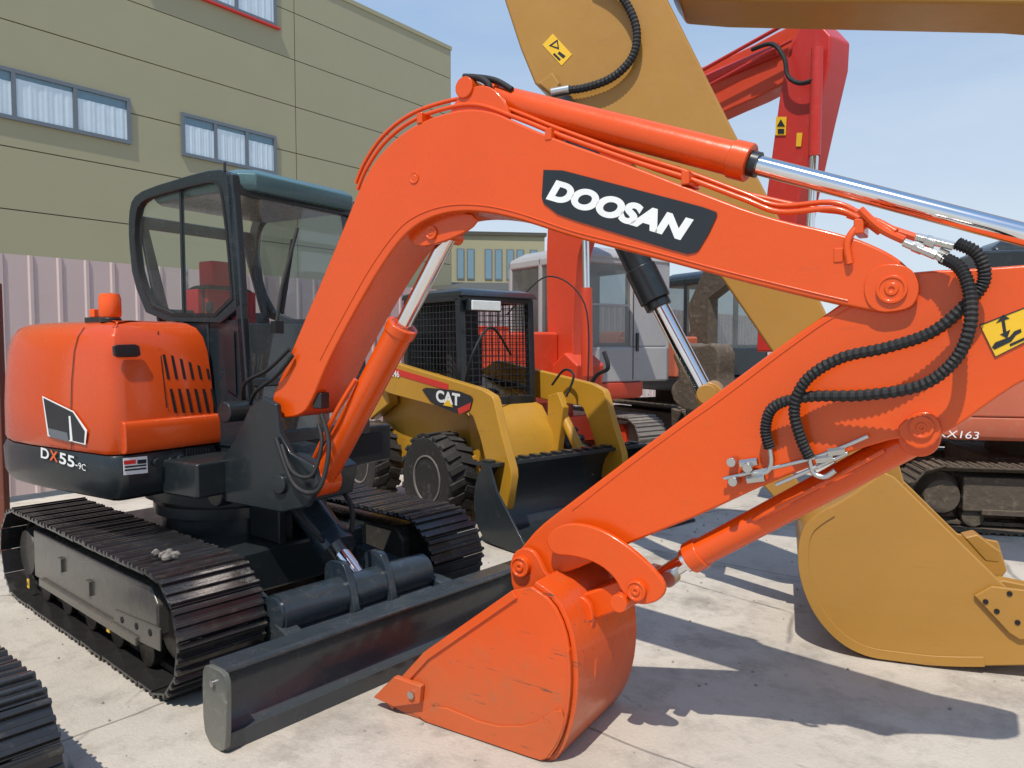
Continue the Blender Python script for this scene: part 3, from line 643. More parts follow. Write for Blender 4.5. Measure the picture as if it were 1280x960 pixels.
MB().tube(catmull([a0 + Vector((-.02, -.08, .05)), a0 + d * .3 + Vector((-.02, -.1, .04)), a0 + d * .5 + Vector((-.03, -.07, .04))], 6), .012).build('cylinder_pipe', ORANGE, cy)
MB().cyl((p2.x, B0 - .08, p2.z), (p2.x, B0 + .08, p2.z), .03).build('cylinder_pin', ORANGE, cy)
MB().box(a0.x - .0, a0.x + .06, B0 - .11, B0 - .05, a0.z + .3, a0.z + .38).build('valve_fitting', BLACK, cy, .006)

# arm
AN = B0 - .10
armp = [(655, 680), (672, 660), (700, 638), (780, 577), (850, 525), (900, 488), (985, 425), (1042, 386), (1100, 345), (1160, 338), (1210, 336), (1280, 331), (1440, 318), (1455, 350), (1400, 420), (1330, 455), (1280, 476), (1240, 502), (1200, 532), (1165, 550), (1130, 545), (1060, 566), (960, 604), (880, 642), (830, 662), (780, 682), (735, 706), (690, 722), (662, 728), (643, 714), (642, 696)]
arm = MB().prism(chai(UP.pb(armp, AN), 1, .25), AN, AN + .20).build('arm', ORANGE, ex, .010, 30)
MB().tube(catmull([UP.B(x, y, AN) for x, y in ((1150, 345), (1050, 392), (990, 432), (905, 496), (850, 535), (780, 587), (715, 638))], 6), .003, 6).build('weld_seam', ORANGE, arm, smooth=80)
for yy in (AN - .022, AN + .20):
    MB().prism(chai(UP.pb([(1118, 538), (1136, 520), (1155, 513), (1172, 522), (1178, 540), (1164, 560), (1140, 562)], yy), 1), yy, yy + .022).build('cylinder_bracket', ORANGE, arm, .006)
boss(UP, 1152, 534, AN - .022, .034, arm, l=.012); boss(UP, 653, 707, AN - .03, .042, arm, l=.03); boss(UP, 702, 676, AN - .03, .036, arm, l=.03)
dq = [(1224, 406), (1283, 383), (1290, 424), (1244, 447)]
wd = MB().prism(UP.pb(dq, AN - .003), AN - .003, AN - .001).build('warning_decal', DECALY, arm)
s = MB()
s.ring([UP.B(x, y, AN - .0045) for x, y in dq], [UP.B(x, y, AN - .0045) for x, y in ((1225.5, 407), (1282, 385), (1288.5, 423.5), (1244.5, 445.5))], (0, .001, 0))
for pg in ([(1245, 404), (1254, 393), (1262, 398)], [(1252, 402), (1256, 400.5), (1258, 414), (1254, 416)], [(1250, 418), (1263, 412), (1259, 423)], [(1240, 434), (1244, 428), (1262, 421), (1268, 414), (1276, 411), (1277, 415), (1270, 419), (1264, 427), (1243, 437)], [(1262, 430), (1282, 421), (1283, 424), (1263, 433)]):
    s.prism(UP.pb(pg, AN - .0045), AN - .0045, AN - .0035)
s.build('decal_drawing', DECALK, wd)
p0 = UP.B(1150, 545, B0); p1 = UP.B(862, 698, B0); p2 = UP.B(808, 732, B0); d = (p1 - p0).normalized()
cy = MB().cyl(p0, p1, .052, n=32).cyl(p1 - d * .06, p1, .06, n=32).lathe([(.02, -.06), (.06, -.06), (.06, .06), (.02, .06)], p0).build('bucket_cylinder', ORANGE, ex, .006, 30)
MB().cyl(p1, p1 + d * .02, .045).cyl(p1, p2, .032, n=24).build('cylinder_rod', CHROME, cy)
MB().tube([p0 + d * .12 + Vector((0, -.06, .02)), p0 + d * .16 + Vector((0, -.075, .02)), p1 - d * .35 + Vector((0, -.07, .02)), p1 - d * .3 + Vector((0, -.05, .02))], .009).build('cylinder_pipe', ORANGE, cy)
lk = [(680, 674), (692, 660), (714, 653), (748, 660), (784, 682), (814, 708), (834, 733), (825, 752), (797, 758), (778, 743), (768, 722), (746, 704), (716, 695), (690, 694)]
for yy in (B0 - .165, B0 + .14):
    MB().prism(chai(UP.pb(lk, yy), 2), yy, yy + .026).build('guide_link', ORANGE, ex, .007)
g_ = [(700, 785), (692, 768), (702, 748), (730, 742), (780, 724), (800, 718), (815, 735), (806, 752), (770, 765), (735, 779)]
MB().prism(chai(UP.pb(g_, B0 - .10), 1), B0 - .10, B0 + .10).build('push_link', ORANGE, ex, .012)
q = UP.B(797, 737, B0); MB().cyl((q.x, B0 - .19, q.z), (q.x, B0 + .19, q.z), .035).build('link_pin', ORANGE, ex, .004)
boss(UP, 797, 737, B0 - .165, .038, ex, l=.025)
q = UP.B(838, 722, B0 - .04); MB().cyl(q + Vector((0, -.03, 0)), q + Vector((0, .03, 0)), .03).build('grease_fitting', STEEL, ex)

# bucket
W = .30
side = [(640, 738), (664, 734), (690, 752), (706, 785), (713, 822), (714, 860), (710, 896), (700, 928), (684, 952), (660, 968), (632, 970), (590, 954), (545, 930), (508, 908), (484, 880), (500, 848), (530, 815)]
S2 = [(a, max(c, .004)) for a, c in UP.pb(side, B0 - W)]
shell = chai(S2[1:14], 1, .25, False)
bucket = MB().prism(strip(shell, .02), B0 - W + .018, B0 + W - .018).build('bucket', ORANGEB, ex, .003, 50)
sp2 = [S2[0]] + shell + S2[14:]
for yy in (B0 - W, B0 + W - .018): MB().prism(sp2, yy, yy + .018).build('side_plate', ORANGEB, bucket, .004)
rim = UP.pb([(484, 880), (500, 848), (530, 815), (640, 738)], B0 - W - .008)
MB().prism(strip(rim, -.035), B0 - W - .010, B0 - W + .001).build('side_rim', ORANGEB, bucket, .003)
swp = [(a, max(c, .006)) for a, c in UP.pb([(516, 908), (545, 880), (612, 908), (662, 908), (700, 884), (706, 902), (696, 930), (680, 952), (658, 964), (634, 966), (590, 951)], B0 - W - .010)]
MB().prism(chai(swp, 1, .2), B0 - W - .010, B0 - W + .001).build('side_wear_plate', ORANGEB, bucket, .003)
n_s = len(shell); hb = shell[int(n_s * .25):int(n_s * .66)]
MB().prism(strip(hb, -.010), B0 - W - .006, B0 - W + .07).build('heel_band', ORANGEB, bucket, .002, 50)
MB().prism(strip(hb, -.010), B0 + W - .07, B0 + W + .006).build('heel_band', ORANGEB, bucket, .002, 50)
for yy in (B0 - .14, B0 + .115):
    MB().prism(chai(UP.pb([(637, 706), (642, 690), (656, 684), (670, 692), (684, 722), (712, 741), (735, 750), (742, 772), (736, 800), (746, 835), (740, 862), (706, 838), (680, 790), (655, 752), (640, 738)], yy), 1), yy, yy + .026).build('hinge_ear', ORANGEB, bucket, .006)
boss(UP, 712, 767, B0 - .14, .040, bucket, l=.03); boss(UP, 653, 707, B0 - .14, .042, bucket, l=.03)
for i in range(5):
    yy = B0 - W + .035 + i * (2 * W - .07 - .05) / 4
    T0 = UP.pb([(520, 912), (500, 900), (466, 874), (472, 868), (500, 868), (528, 892)], B0 - W)
    MB().prism(T0, yy - .0, yy + .055).build('tooth', ORANGEB, bucket, .006)
T0 = UP.pb([(526, 858), (492, 846), (466, 872), (492, 884), (524, 880)], B0 - W - .03)
MB().prism(T0, B0 - W - .03, B0 - W + .0).build('side_cutter', ORANGEB, bucket, .006)
q = UP.B(515, 868, B0 - W - .03); MB().cyl(q, q + Vector((0, -.012, 0)), .018, n=6).build('cutter_bolt', STEEL, bucket)

# arm hoses & fittings
HB = AN - .05
s1 = catmull([UP.B(x, y, HB - z) for x, y, z in ((962, 560, -.02), (957, 535, .0), (968, 508, .02), (1010, 496, .02), (1080, 494, .03), (1150, 482, .05), (1192, 452, .06), (1212, 410, .07), (1212, 365, .05), (1200, 335, .03), (1178, 322, 0))], 14)
s2 = catmull([UP.B(x, y, HB - z) for x, y, z in ((1012, 572, -.02), (1000, 545, .0), (993, 510, .02), (1008, 475, .04), (1050, 448, .05), (1110, 434, .05), (1165, 415, .03), (1208, 380, .02), (1230, 350, .02), (1222, 318, .03), (1196, 304, .02))], 14)
MB().tube(s1, .0155, 10, .0045).build('arm_hose', RUBBER, arm, smooth=20)
MB().tube(s2, .0155, 10, .0045).build('arm_hose', RUBBER, arm, smooth=20)
for pts, r_ in ((((962, 558), (964, 578), (958, 590), (940, 592)), .009), (((1012, 570), (1016, 590), (1030, 596), (1044, 588)), .009), (((905, 598), (1000, 577), (1050, 560), (1085, 545)), .007), (((970, 606), (1030, 580), (1060, 566)), .007)):
    MB().tube(catmull([UP.B(x, y, HB + .02) for x, y in pts], 6), r_).build('steel_pipe', STEEL, arm, smooth=60)
for px, py in ((925, 580), (934, 600), (1020, 575), (1035, 566)):
    q = UP.B(px, py, HB + .02); q1 = UP.B(px + 22, py - 3, HB + .02); MB().cyl(q, q1, .015, n=6).build('hydraulic_fitting', STEEL, arm, .001, 30)
for px, py in ((918, 576), (938, 583), (920, 600)):
    q = UP.B(px, py, HB + .04); MB().cyl(q, q + Vector((0, -.045, 0)), .016, n=12).build('hydraulic_fitting', STEEL, arm, .001, 30)
for px, py, qx, qy in ((1130, 303, 1170, 320), (1145, 296, 1192, 308), (1160, 312, 1182, 326)):
    MB().cyl(UP.B(px, py, HB), UP.B(qx, qy, HB - .01), .013, n=6).cyl(UP.B(px + 12, py + 4, HB), UP.B(px + 24, py + 9, HB), .018, n=6).build('hydraulic_fitting', STEEL, arm, .001, 30)
MB().tube(catmull([UP.B(x, y, BN) for x, y in ((1075, 262), (1100, 285), (1130, 300))], 6), .013).build('tip_pipe', ORANGE, boom)
MB().tube(catmull([UP.B(x, y, BN + .05) for x, y in ((1060, 268), (1095, 280), (1145, 297))], 6), .012).build('tip_pipe', ORANGE, boom)

mdc = MB(); q = TR.Z(205, 692, .60)
for i in range(11):
    ox, oy, r_ = random.uniform(-.08, .08), random.uniform(-.04, .04), random.uniform(.008, .021)
    c0 = Vector((q.x + ox, q.y + oy, .592 + r_ * .5))
    pr_ = [(r_ * math.sin(math.pi * j / 5) * random.uniform(.8, 1.2), -r_ * math.cos(math.pi * j / 5)) for j in range(6)]
    mdc.lathe(pr_, c0, (random.uniform(-.5, .5), random.uniform(-.5, .5), 1), 8)
mdo = mdc.build('mud_clump', MUDF, None, smooth=20); mdo.location = (TR.o.x, TR.o.y, 0); mdo.rotation_euler = (0, 0, TR.a)
tag(mdo, 'dry crumbled mud clump lying on top of the near excavator track', 'mud')

# ------------------------------------------------------------------ BIG OCHRE EXCAVATOR FRONT (right)
CXF = Fr(1.8, 3.7, -20)
big = empty('large_excavator', CXF, 'huge ochre yellow excavator arm, boom and bucket leaning in from the right', 'excavator')
SB = .44
st = [(600, -120), (618, -40), (632, 5), (650, 60), (668, 104), (684, 116), (704, 120), (740, 150), (790, 205), (905, 352), (965, 440), (1030, 545), (1052, 600), (1080, 615), (1112, 590), (1090, 520), (1030, 385), (970, 265), (910, 150), (835, 0), (800, -90), (700, -140)]
stick = MB().prism(CXF.pb(st, SB), SB, SB + .34).build('arm', TAN, big, .015, 30)
bt = [(780, -150), (836, -22), (848, -4), (905, 0), (1280, 4), (1480, 18), (1700, 64), (1760, 10), (1700, -240), (1300, -220), (900, -190)]
MB().prism(CXF.pb(bt, SB - .03), SB - .03, SB + .38).build('boom', TAN, big, .02, 30)
MB().prism(CXF.pb([(672, 104), (690, 90), (700, 104), (690, 118)], SB - .05), SB - .05, SB - .001).build('cylinder_lug', TAN, big, .01)
wd = MB().slab([CXF.B(x, y, SB - .003) for x, y in ((691, 42), (715, 68), (702, 82), (678, 56))], (0, .002, 0)).build('warning_decal', DECALY, stick)
s = MB()
for pg in ([(686, 57), (697, 49), (699, 62)], [(699, 64), (707, 70), (704, 73), (697, 67)], [(693, 66), (701, 74), (699, 76), (691, 68)]):
    s.slab([CXF.B(x, y, SB - .0045) for x, y in pg], (0, .001, 0))
s.build('decal_drawing', DECALK, wd)
MB().slab([CXF.B(x, y, SB - .0055) for x, y in ((690, 57), (696, 52.5), (697, 59))], (0, .0005, 0)).build('decal_triangle', DECALY, wd)
MB().tube(catmull([CXF.B(x, y, SB - .05) for x, y in ((700, 113), (730, 110), (765, 97), (790, 72), (796, 40), (785, 8), (765, -15), (740, -30))], 14), .022, 10, .004).build('arm_hose', RUBBER, stick, smooth=20)
MB().cyl(CXF.B(690, 116, SB - .05), CXF.B(712, 112, SB - .05), .03).build('hose_fitting', STEEL, stick)
CYB = SB - .02
p0 = CXF.B(700, 130, CYB); p1 = CXF.B(800, 335, CYB); p2 = CXF.B(882, 492, CYB); d = (p1 - p0).normalized()
cy = MB().cyl(p0, p1, .085, n=28).build('bucket_cylinder', BLACK, big)
MB().cyl(p1, p1 + d * .22, .095, n=28).cyl(p1 + d * .22, p1 + d * .27, .08).build('cylinder_head', BLACK, cy, .008)
MB().cyl(p1, p2, .052, n=28).build('cylinder_rod', CHROME, cy)
for yy in (SB - .06, SB + .36):
    MB().prism(chai(CXF.pb([(868, 490), (882, 476), (900, 482), (930, 520), (990, 590), (1010, 622), (990, 640), (968, 625), (900, 540), (872, 508)], yy), 1), yy, yy + .05).build('guide_link', TAN, big, .01)
q = CXF.B(885, 492, SB); MB().cyl((q.x, SB - .09, q.z), (q.x, SB + .44, q.z), .06).build('link_pin', TAN, big, .008)
BW = 1.15
sd = [(1000, 662), (1022, 642), (1060, 622), (1104, 590), (1118, 596), (1262, 738), (1330, 752), (1345, 800), (1320, 832), (1180, 838), (1120, 834), (1085, 824), (1052, 806), (1024, 778), (1006, 745), (996, 705)]
D2 = [(a, max(c, .012)) for a, c in CXF.pb(sd, 0)]
sh = chai(D2[8:] + D2[:4], 2, .25, False)
bkt = MB().prism(strip(sh, -.03), .02, BW - .02).build('bucket', TAN, big, .005, 50)
for yy in (0, BW - .02): MB().prism(sh + D2[4:8], yy, yy + .02).build('side_plate', TAN, bkt, .012)
MB().prism(CXF.pb([(1218, 745), (1240, 733), (1340, 745), (1345, 800), (1275, 800), (1262, 792)], -.022), -.022, -.001).build('side_cutter', TAN, bkt, .006)
for px, py in ((1232, 752), (1246, 764), (1262, 742), (1272, 778)):
    q = CXF.B(px, py, -.024); MB().cyl(q, q + Vector((0, -.003, 0)), .012, n=14).build('bolt_hole', DARK, bkt)
for i in range(5):
    yy = .03 + i * .245
    MB().prism([(a, max(c, .012)) for a, c in CXF.pb([(1265, 832), (1320, 832), (1390, 826), (1392, 820), (1330, 806), (1262, 812)], 0)], yy, yy + .1).build('tooth', TAN, bkt, .01)
for yy in (.38, .80):
    MB().prism(CXF.pb([(1060, 622), (1062, 560), (1085, 530), (1120, 560), (1135, 612), (1104, 610)], .3), yy, yy + .04).build('hinge_ear', TAN, bkt, .01)
MB().prism(CXF.pb([(985, 650), (1000, 610), (1030, 620), (1062, 600), (1090, 610), (1020, 660)], .3), .38, .42).build('hinge_ear', TAN, bkt, .01)
MB().prism(strip(sh[4:-8], -.05), -.007, .0).build('wear_rim', TAN, bkt, .003)
MB().prism(CXF.pb([(1205, 672), (1222, 668), (1252, 690), (1250, 704), (1232, 702)], .5), .5, .62).build('bucket_lug', TAN, bkt, .01)

# ------------------------------------------------------------------ SKID STEER
SK = Fr(-.12, 7.1, -50)
sk = empty('skid_steer', SK, 'yellow skid steer loader with black bucket and caged cab parked behind the orange boom', 'loader')
MB().prism([(-1.35, .35), (-1.4, .9), (-1.3, 1.25), (-.9, 1.3), (.1, 1.0), (.3, .75), (.35, .3), (-1.2, .25)], -.48, .48).build('body', YEL, sk, .03)
for a, b_ in ((-.56, -.49), (.49, .56)): MB().prism([(-.15, .55), (.32, .62), (.38, .3), (-.1, .25)], a, b_).build('body_side_step', YEL, sk, .01)
tyre_p = [(.20, -.13), (.30, -.15), (.37, -.15), (.385, -.12), (.39, 0), (.385, .12), (.37, .15), (.30, .15), (.20, .13)]
def wheel(t, b):
    w = MB().lathe(tyre_p, (t, b, .4), n=40)
    for i in range(20):
        a = i * 2 * math.pi / 20
        for sg in (-1, 1):
            a2 = a + (math.pi / 20 if sg > 0 else 0)
            c = Vector((t + math.cos(a2) * .392, b + sg * .075, .4 + math.sin(a2) * .392)); rd = Vector((math.cos(a2), 0, math.sin(a2)))
            tg = Vector((-rd.z, 0, rd.x)) * .3
            w.bar(c - Vector((0, .075, 0)) + tg * .08 * sg, c + Vector((0, .075, 0)) - tg * .08 * sg, .055, .030, rd)
    o = w.build('wheel', TYRE, sk, .004)
    MB().lathe([(.03, -.10), (.09, -.11), (.10, -.05), (.17, -.04), (.20, -.14), (.215, -.14), (.215, .14), (.1, .14)], (t, b, .4), n=32).build('rim', MUDF, o)
    for k_ in range(8):
        a = k_ * math.pi / 4; MB().cyl((t + .135 * math.cos(a), b - .065, .4 + .135 * math.sin(a)), (t + .135 * math.cos(a), b - .04, .4 + .135 * math.sin(a)), .014, n=6).build('wheel_nut', STEEL, o)
for t in (0, -1.26):
    for b in (-.70, .70): wheel(t, b)
lap = [(468, 470), (488, 452), (520, 462), (600, 486), (616, 496), (626, 540), (640, 592), (633, 638), (616, 638), (610, 590), (600, 548), (590, 518), (560, 512), (480, 490)]
for yy in (-.70, .62):
    MB().prism(chai(SK.pb(lap, -.70), 1, .1), yy, yy + .08).build('lift_arm', YEL, sk, .010)
MB().prism(SK.pb([(486, 458), (560, 480), (560, 488), (486, 466)], -.705), -.704, -.701).build('arm_stripe', DECALR, sk)
MB().prism(chai(SK.pb([(526, 484), (572, 488), (592, 496), (588, 512), (574, 518), (540, 504)], -.704), 1, .15), -.708, -.7045).build('nameplate', DECALK, sk)
MB().prism(SK.pb([(572, 511), (589, 503), (587, 512), (574, 518)], -.709), -.7105, -.7085).build('nameplate_accent', DECALR, sk)
txt(SK, 'CAT', -.7125, (545, 502), (575, 508), (545, 487), WHITE, sk, off=.04)
MB().prism(SK.pb([(554, 506.5), (566, 509), (560, 499)], -.714), -.7155, -.7135).build('logo_mark', DECALY, sk)
txt(SK, '246', -.708, (489, 470), (499, 472), (489, 462), WHITE, sk, off=.02)
for a, b_ in ((-.62, -.5), (.5, .62)): MB().prism([(-1.4, .8), (-1.35, 1.5), (-1.15, 1.55), (-1.0, 1.0)], a, b_).build('tower', YEL, sk, .02)
for yy in (-.5, .5):
    c = MB().cyl((.25, yy, 1.05), (.62, yy, .55), .05).build('tilt_cylinder', YEL, sk); MB().cyl((.62, yy, .55), (.74, yy, .38), .025).build('cylinder_rod', CHROME, c)
for a, b_ in ((.42, .50), (-.53, -.47)): MB().prism([(.22, .9), (.22, 1.10), (.36, 1.14), (.44, 1.0), (.36, .55), (.25, .55)], a, b_).build('cylinder_mount', YEL, sk, .01)
cg = MB(); cz0, cz1 = 1.0, 2.03
for t in (-.95, -.01):
    for b in (-.42, .42): cg.bar((t, b, .9), (t - (.0 if t < -.5 else .05), b, cz1), .07, .07, (0, 1, 0))
for b in (-.42, .42): cg.bar((-.98, b, cz1), (-.04, b, cz1), .07, .07); cg.bar((-.95, b, 1.25), (0, b, 1.15), .06, .06)
for t in (-.95, -.06): cg.bar((t, -.42, cz1), (t, .42, cz1), .07, .07)
cg.bar((0, -.42, 1.05), (0, .42, 1.05), .06, .1)
cage = cg.build('cab_cage', BLACK, sk, .008)
MB().loft([[(-1.02, -.46, 2.04), (.04, -.46, 2.04), (.04, .46, 2.04), (-1.02, .46, 2.04)], [(-1.0, -.45, 2.09), (.0, -.45, 2.09), (.0, .45, 2.09), (-1.0, .45, 2.09)], [(-.9, -.38, 2.12), (-.1, -.38, 2.12), (-.1, .38, 2.12), (-.9, .38, 2.12)]]).build('cab_roof', BLACK, cage, .01)
for b in (-.43, .43):
    s = MB()
    for i in range(16):
        t = -.92 + i * .055; s.bar((t, b, 1.2), (t, b, cz1), .006, .006, (0, 1, 0))
    for i in range(13): s.bar((-.93, b, 1.22 + i * .062), (-.07, b, 1.22 + i * .062), .006, .006)
    s.build('mesh_guard', BLACK, cage)
s = MB()
for i in range(11): s.bar((-.0, -.39 + i * .078, 1.1), (-.04, -.39 + i * .078, cz1), .007, .007, (1, 0, 0))
for i in range(15): s.bar((-.0 - .04 * i / 15, -.42, 1.12 + i * .062), (-.0 - .04 * i / 15, .42, 1.12 + i * .062), .007, .007)
s.build('front_mesh_guard', BLACK, cage)
MB().box(-.6, -.25, -.22, .22, 1.0, 1.15).box(-.62, -.5, -.2, .2, 1.15, 1.7).build('driver_seat', SEATK, cage, .04)
MB().box(-.93, -.90, -.4, .4, 1.0, 2.0).build('rear_panel', BLACK, cage)
LAMP = flat('lamp_lens', (.75, .78, .75), .15)
l = MB().box(.0, .06, -.40, -.02, 1.90, 2.01).build('headlight_housing', BLACK, cage, .01)
MB().box(.06, .075, -.38, -.04, 1.91, 2.0).build('headlight_lens', LAMP, l, .01)
for pts, r_ in (([(.1, -.5, 1.15), (.3, -.55, 1.5), (.25, -.3, 1.75), (.05, .1, 1.5)], .012), ([(.45, .45, 1.1), (.5, .5, 1.3), (.35, .52, 1.35), (.2, .5, 1.2)], .012), ([(-.5, .5, 1.9), (-.2, .8, 2.3), (.2, .95, 2.0), (.3, .9, 1.2)], .008)):
    MB().tube(catmull(pts, 8), r_).build('hydraulic_hose', RUBBER, sk)
bp = [(.86, .64), (.76, .52), (.72, .30), (.76, .14), (.86, .04), (1.0, .014), (1.50, .008)]
bp = chai(bp, 1, .25, False); YA, YB = -.84, 1.05
sb = MB().prism(strip(bp, .02), YA, YB).build('bucket', BLACK, sk, .003, 50)
for yy in (YA - .02, YB): MB().prism(bp + [(1.35, .10), (1.02, .45), (.93, .64)], yy, yy + .02).build('side_plate', BLACK, sb, .003)
s = MB().prism([(.74, .62), (.93, .62), (.93, .65), (.74, .65)], YA - .01, YB + .01)
for i in range(15): s.box(.79, .89, YA + .02 + i * .125, YA + .08 + i * .125, .65, .67)
s.build('step_plate', BLACK, sb, .003)
for a, b_ in ((-.65, -.45), (.45, .65)): MB().box(.60, .73, a, b_, .12, .52).build('coupler', BLACK, sb, .01)

# ------------------------------------------------------------------ generic background excavators
def excavator(fr, k, label, mbody, mcab, mskirt, trackm, framem, cabx=(-.5, .85), caby=(.05, .98), blind=0, name='excavator', hh=1.0, toff=0):
    e = empty(name, fr, label, 'excavator')
    h = hh * k
    for b in (-.85 * k, .85 * k):
        tk = crawler(e, b, h=h, r=.27 * k, w=.48 * k, n=int(36 * (.45 + .55 * hh)), zoff=.03, sub=False, ms=trackm, mc=trackm, mf=framem, k=k); tk.location.x = toff
    MB().box(-.7 * k, .7 * k, -.6 * k, .6 * k, .28 * k, .6 * k).cyl((0, 0, .55 * k), (0, 0, .8 * k), .5 * k, n=32).build('chassis', framem, e, .02)
    def ring_(i, z):
        P = [(.95, -1.0), (.95, 1.0), (-1.1, 1.0), (-1.5, .8), (-1.7, .4), (-1.75, 0), (-1.7, -.4), (-1.5, -.8), (-1.1, -1.0)]
        return [((x - (i if x > 0 else -i)) * k, (y - math.copysign(i, y) if abs(y) > .05 else y) * k, z * k) for x, y in P]
    MB().loft([ring_(.03, .80), ring_(0, .84), ring_(0, 1.0)]).build('platform', mskirt, e, .01)
    P = [(-.55, 1.0), (-1.1, 1.0), (-1.5, .8), (-1.7, .4), (-1.75, 0), (-1.7, -.4), (-1.5, -.8), (-1.1, -1.0), (-.55, -1.0)]
    rg = lambda i, z: [((x + (i if x < -1 else -0)) * k, y * (1 - i) * k, z * k) for x, y in P]
    MB().loft([rg(0, 1.004), rg(-.01, 1.3), rg(0, 1.6), rg(.08, 1.72)]).build('counterweight', mbody, e, .02, 50)
    MB().box(-.546 * k, .9 * k, -1.0 * k, min(-.32, caby[0] - .03) * k, 1.004 * k, 1.62 * k).build('side_cover', mbody, e, .04)
    s = MB()
    for i in range(8): s.box((-.35 + i * .06) * k, (-.32 + i * .06) * k, -1.008 * k, -.99 * k, 1.2 * k, 1.45 * k)
    s.build('vent_grille', DARK, e)
    x0, x1, y0, y1, za, zb = cabx[0] * k, cabx[1] * k, caby[0] * k, caby[1] * k, 1.004 * k, 2.62 * k
    T = .08 * k; c = MB()
    for x in (x0, x1 - T, x0 + .46 * (x1 - x0)):
        for y in (y0, y1 - T): c.box(x, x + T, y, y + T, za, zb - .06)
    c.box(x0, x1, y0, y0 + T, za, 1.60 * k).box(x0, x1 - T, y1 - T, y1, za, 1.5 * k).box(x0, x0 + T, y0, y1, za, 1.6 * k).box(x1 - T, x1, y0, y1, za, 1.45 * k)
    if blind:
        yb = y0 + (y1 - y0) * blind; c.box(x1 - T + .003, x1 - .003, yb, y1, 1.44 * k, zb - .1)
        c.box(x0 + .003, x0 + T - .003, y0, y1, 1.6 * k, zb - .1)
    for y in (y0, y1 - T): c.box(x0, x1, y, y + T, zb - .18, zb - .06)
    for x in (x0, x1 - T): c.box(x, x + T, y0, y1, zb - .18, zb - .06)
    cb = c.build('cab_frame', mcab, e, .03)
    q = .16
    MB().loft([[(x0 - .01, y0 - .01, zb - .12), (x1 + .03, y0 - .01, zb - .12), (x1 + .03, y1 + .01, zb - .12), (x0 - .01, y1 + .01, zb - .12)], [(x0 + .02, y0 + .02, zb - .04), (x1 - .01, y0 + .02, zb - .04), (x1 - .01, y1 - .02, zb - .04), (x0 + .02, y1 - .02, zb - .04)], [(x0 + q, y0 + q, zb + .05), (x1 - q, y0 + q, zb + .05), (x1 - q, y1 - q, zb + .05), (x0 + q, y1 - q, zb + .05)]]).build('cab_roof', mcab, cb, .05, 70)
    def win(nm, pts): MB().sheet(pts).build(nm, GLASSD, cb)
    for y in (y0 + .02, y1 - .02): win('side_window', [(x0 + T, y, 1.5 * k), (x1 - T, y, 1.5 * k), (x1 - T, y, zb - .16), (x0 + T, y, zb - .16)])
    win('windscreen', [(x1 - .03, y0 + T, 1.40 * k), (x1 - .03, y1 - T, 1.40 * k), (x1 - .03, y1 - T, zb - .16), (x1 - .03, y0 + T, zb - .16)])
    if not blind: win('rear_window', [(x0 + .03, y0 + T, 1.6 * k), (x0 + .03, y1 - T, 1.6 * k), (x0 + .03, y1 - T, zb - .16), (x0 + .03, y0 + T, zb - .16)])
    MB().box(-.2 * k, .2 * k, .25 * k, .7 * k, 1.1 * k, 1.5 * k).box(-.25 * k, -.1 * k, .27 * k, .68 * k, 1.5 * k, 2.0 * k).build('driver_seat', SEATK, cb, .04)
    return e, cb

RX = Fr(.32, 10.4, -55)
rx, rcab = excavator(RX, 1.08, 'bright red excavator with big grey cab and tall raised boom behind the loader', REDO, GREYC, REDO, MUDF, REDO, cabx=(-.5, .93), caby=(-.08, 1.5), blind=.56)
MB().box(1.008, 1.03, .96, 1.0, 1.5, 1.75).build('door_handle', BLACK, rcab, .005)
MB().box(1.008, 1.018, .06, .84, 2.10, 2.13).build('window_rail', GREYC, rcab)
MB().box(1.006, 1.0095, .905, .915, 1.12, 2.66).build('door_seam', DARK, rcab)
bb = -.35
lo = [(690, 505), (684, 430), (682, 330), (686, 240), (720, 170), (790, 120), (880, 82), (930, 62), (985, 32), (1008, 24), (1030, 28), (1036, 50), (1010, 84), (960, 116), (900, 142), (830, 176), (760, 230), (724, 300), (716, 380), (716, 440), (718, 505)]
rb = MB().prism(chai(RX.pb(lo, bb), 1), bb, bb + .22).build('boom', REDO, rx, .02, 30)
am = [(985, 62), (1000, 32), (1022, 27), (1038, 44), (1036, 80), (1020, 150), (998, 250), (985, 340), (965, 440), (945, 440), (950, 330), (958, 240), (966, 180), (974, 120)]
ra = MB().prism(RX.pb(am, bb - .06), bb - .06, bb + .24).build('arm', RED, rx, .02, 30)
c = MB().cyl(RX.B(884, 100, bb), RX.B(975, 62, bb), .06).build('arm_cylinder', RED, rx)
MB().cyl(RX.B(870, 92, bb - .1), RX.B(985, 28, bb - .1), .018).build('hydraulic_pipe', RED, rb); MB().cyl(RX.B(880, 110, bb - .1), RX.B(990, 50, bb - .1), .014).build('hydraulic_pipe', RED, rb)
c = MB().cyl(RX.B(1022, 60, bb - .12), RX.B(1018, 195, bb - .12), .05).build('bucket_cylinder', RED, rx); MB().cyl(RX.B(1018, 195, bb - .12), RX.B(1012, 300, bb - .12), .035).build('cylinder_rod', CHROME, c)
c = MB().cyl(RX.B(734, 470, bb - .1), RX.B(733, 360, bb - .1), .07).build('boom_cylinder', REDO, rx); MB().cyl(RX.B(733, 360, bb - .1), RX.B(731, 250, bb - .1), .04).build('cylinder_rod', CHROME, c)
MB().tube(catmull([RX.B(x, y, bb - .15) for x, y in ((940, 62), (965, 55), (980, 72), (985, 95), (1000, 104), (1018, 100))], 6), .02).build('hydraulic_hose', RUBBER, rb)
MB().tube(catmull([RX.B(x, y, bb - .15) for x, y in ((728, 500), (745, 470), (760, 460), (755, 440))], 6), .025).build('hydraulic_hose', RUBBER, rb)
wd = MB().slab([RX.B(x, y, bb - .07) for x, y in ((970, 146), (983, 146), (982, 169), (969, 169))], (0, .004, 0)).build('warning_decal', DECALY, ra)
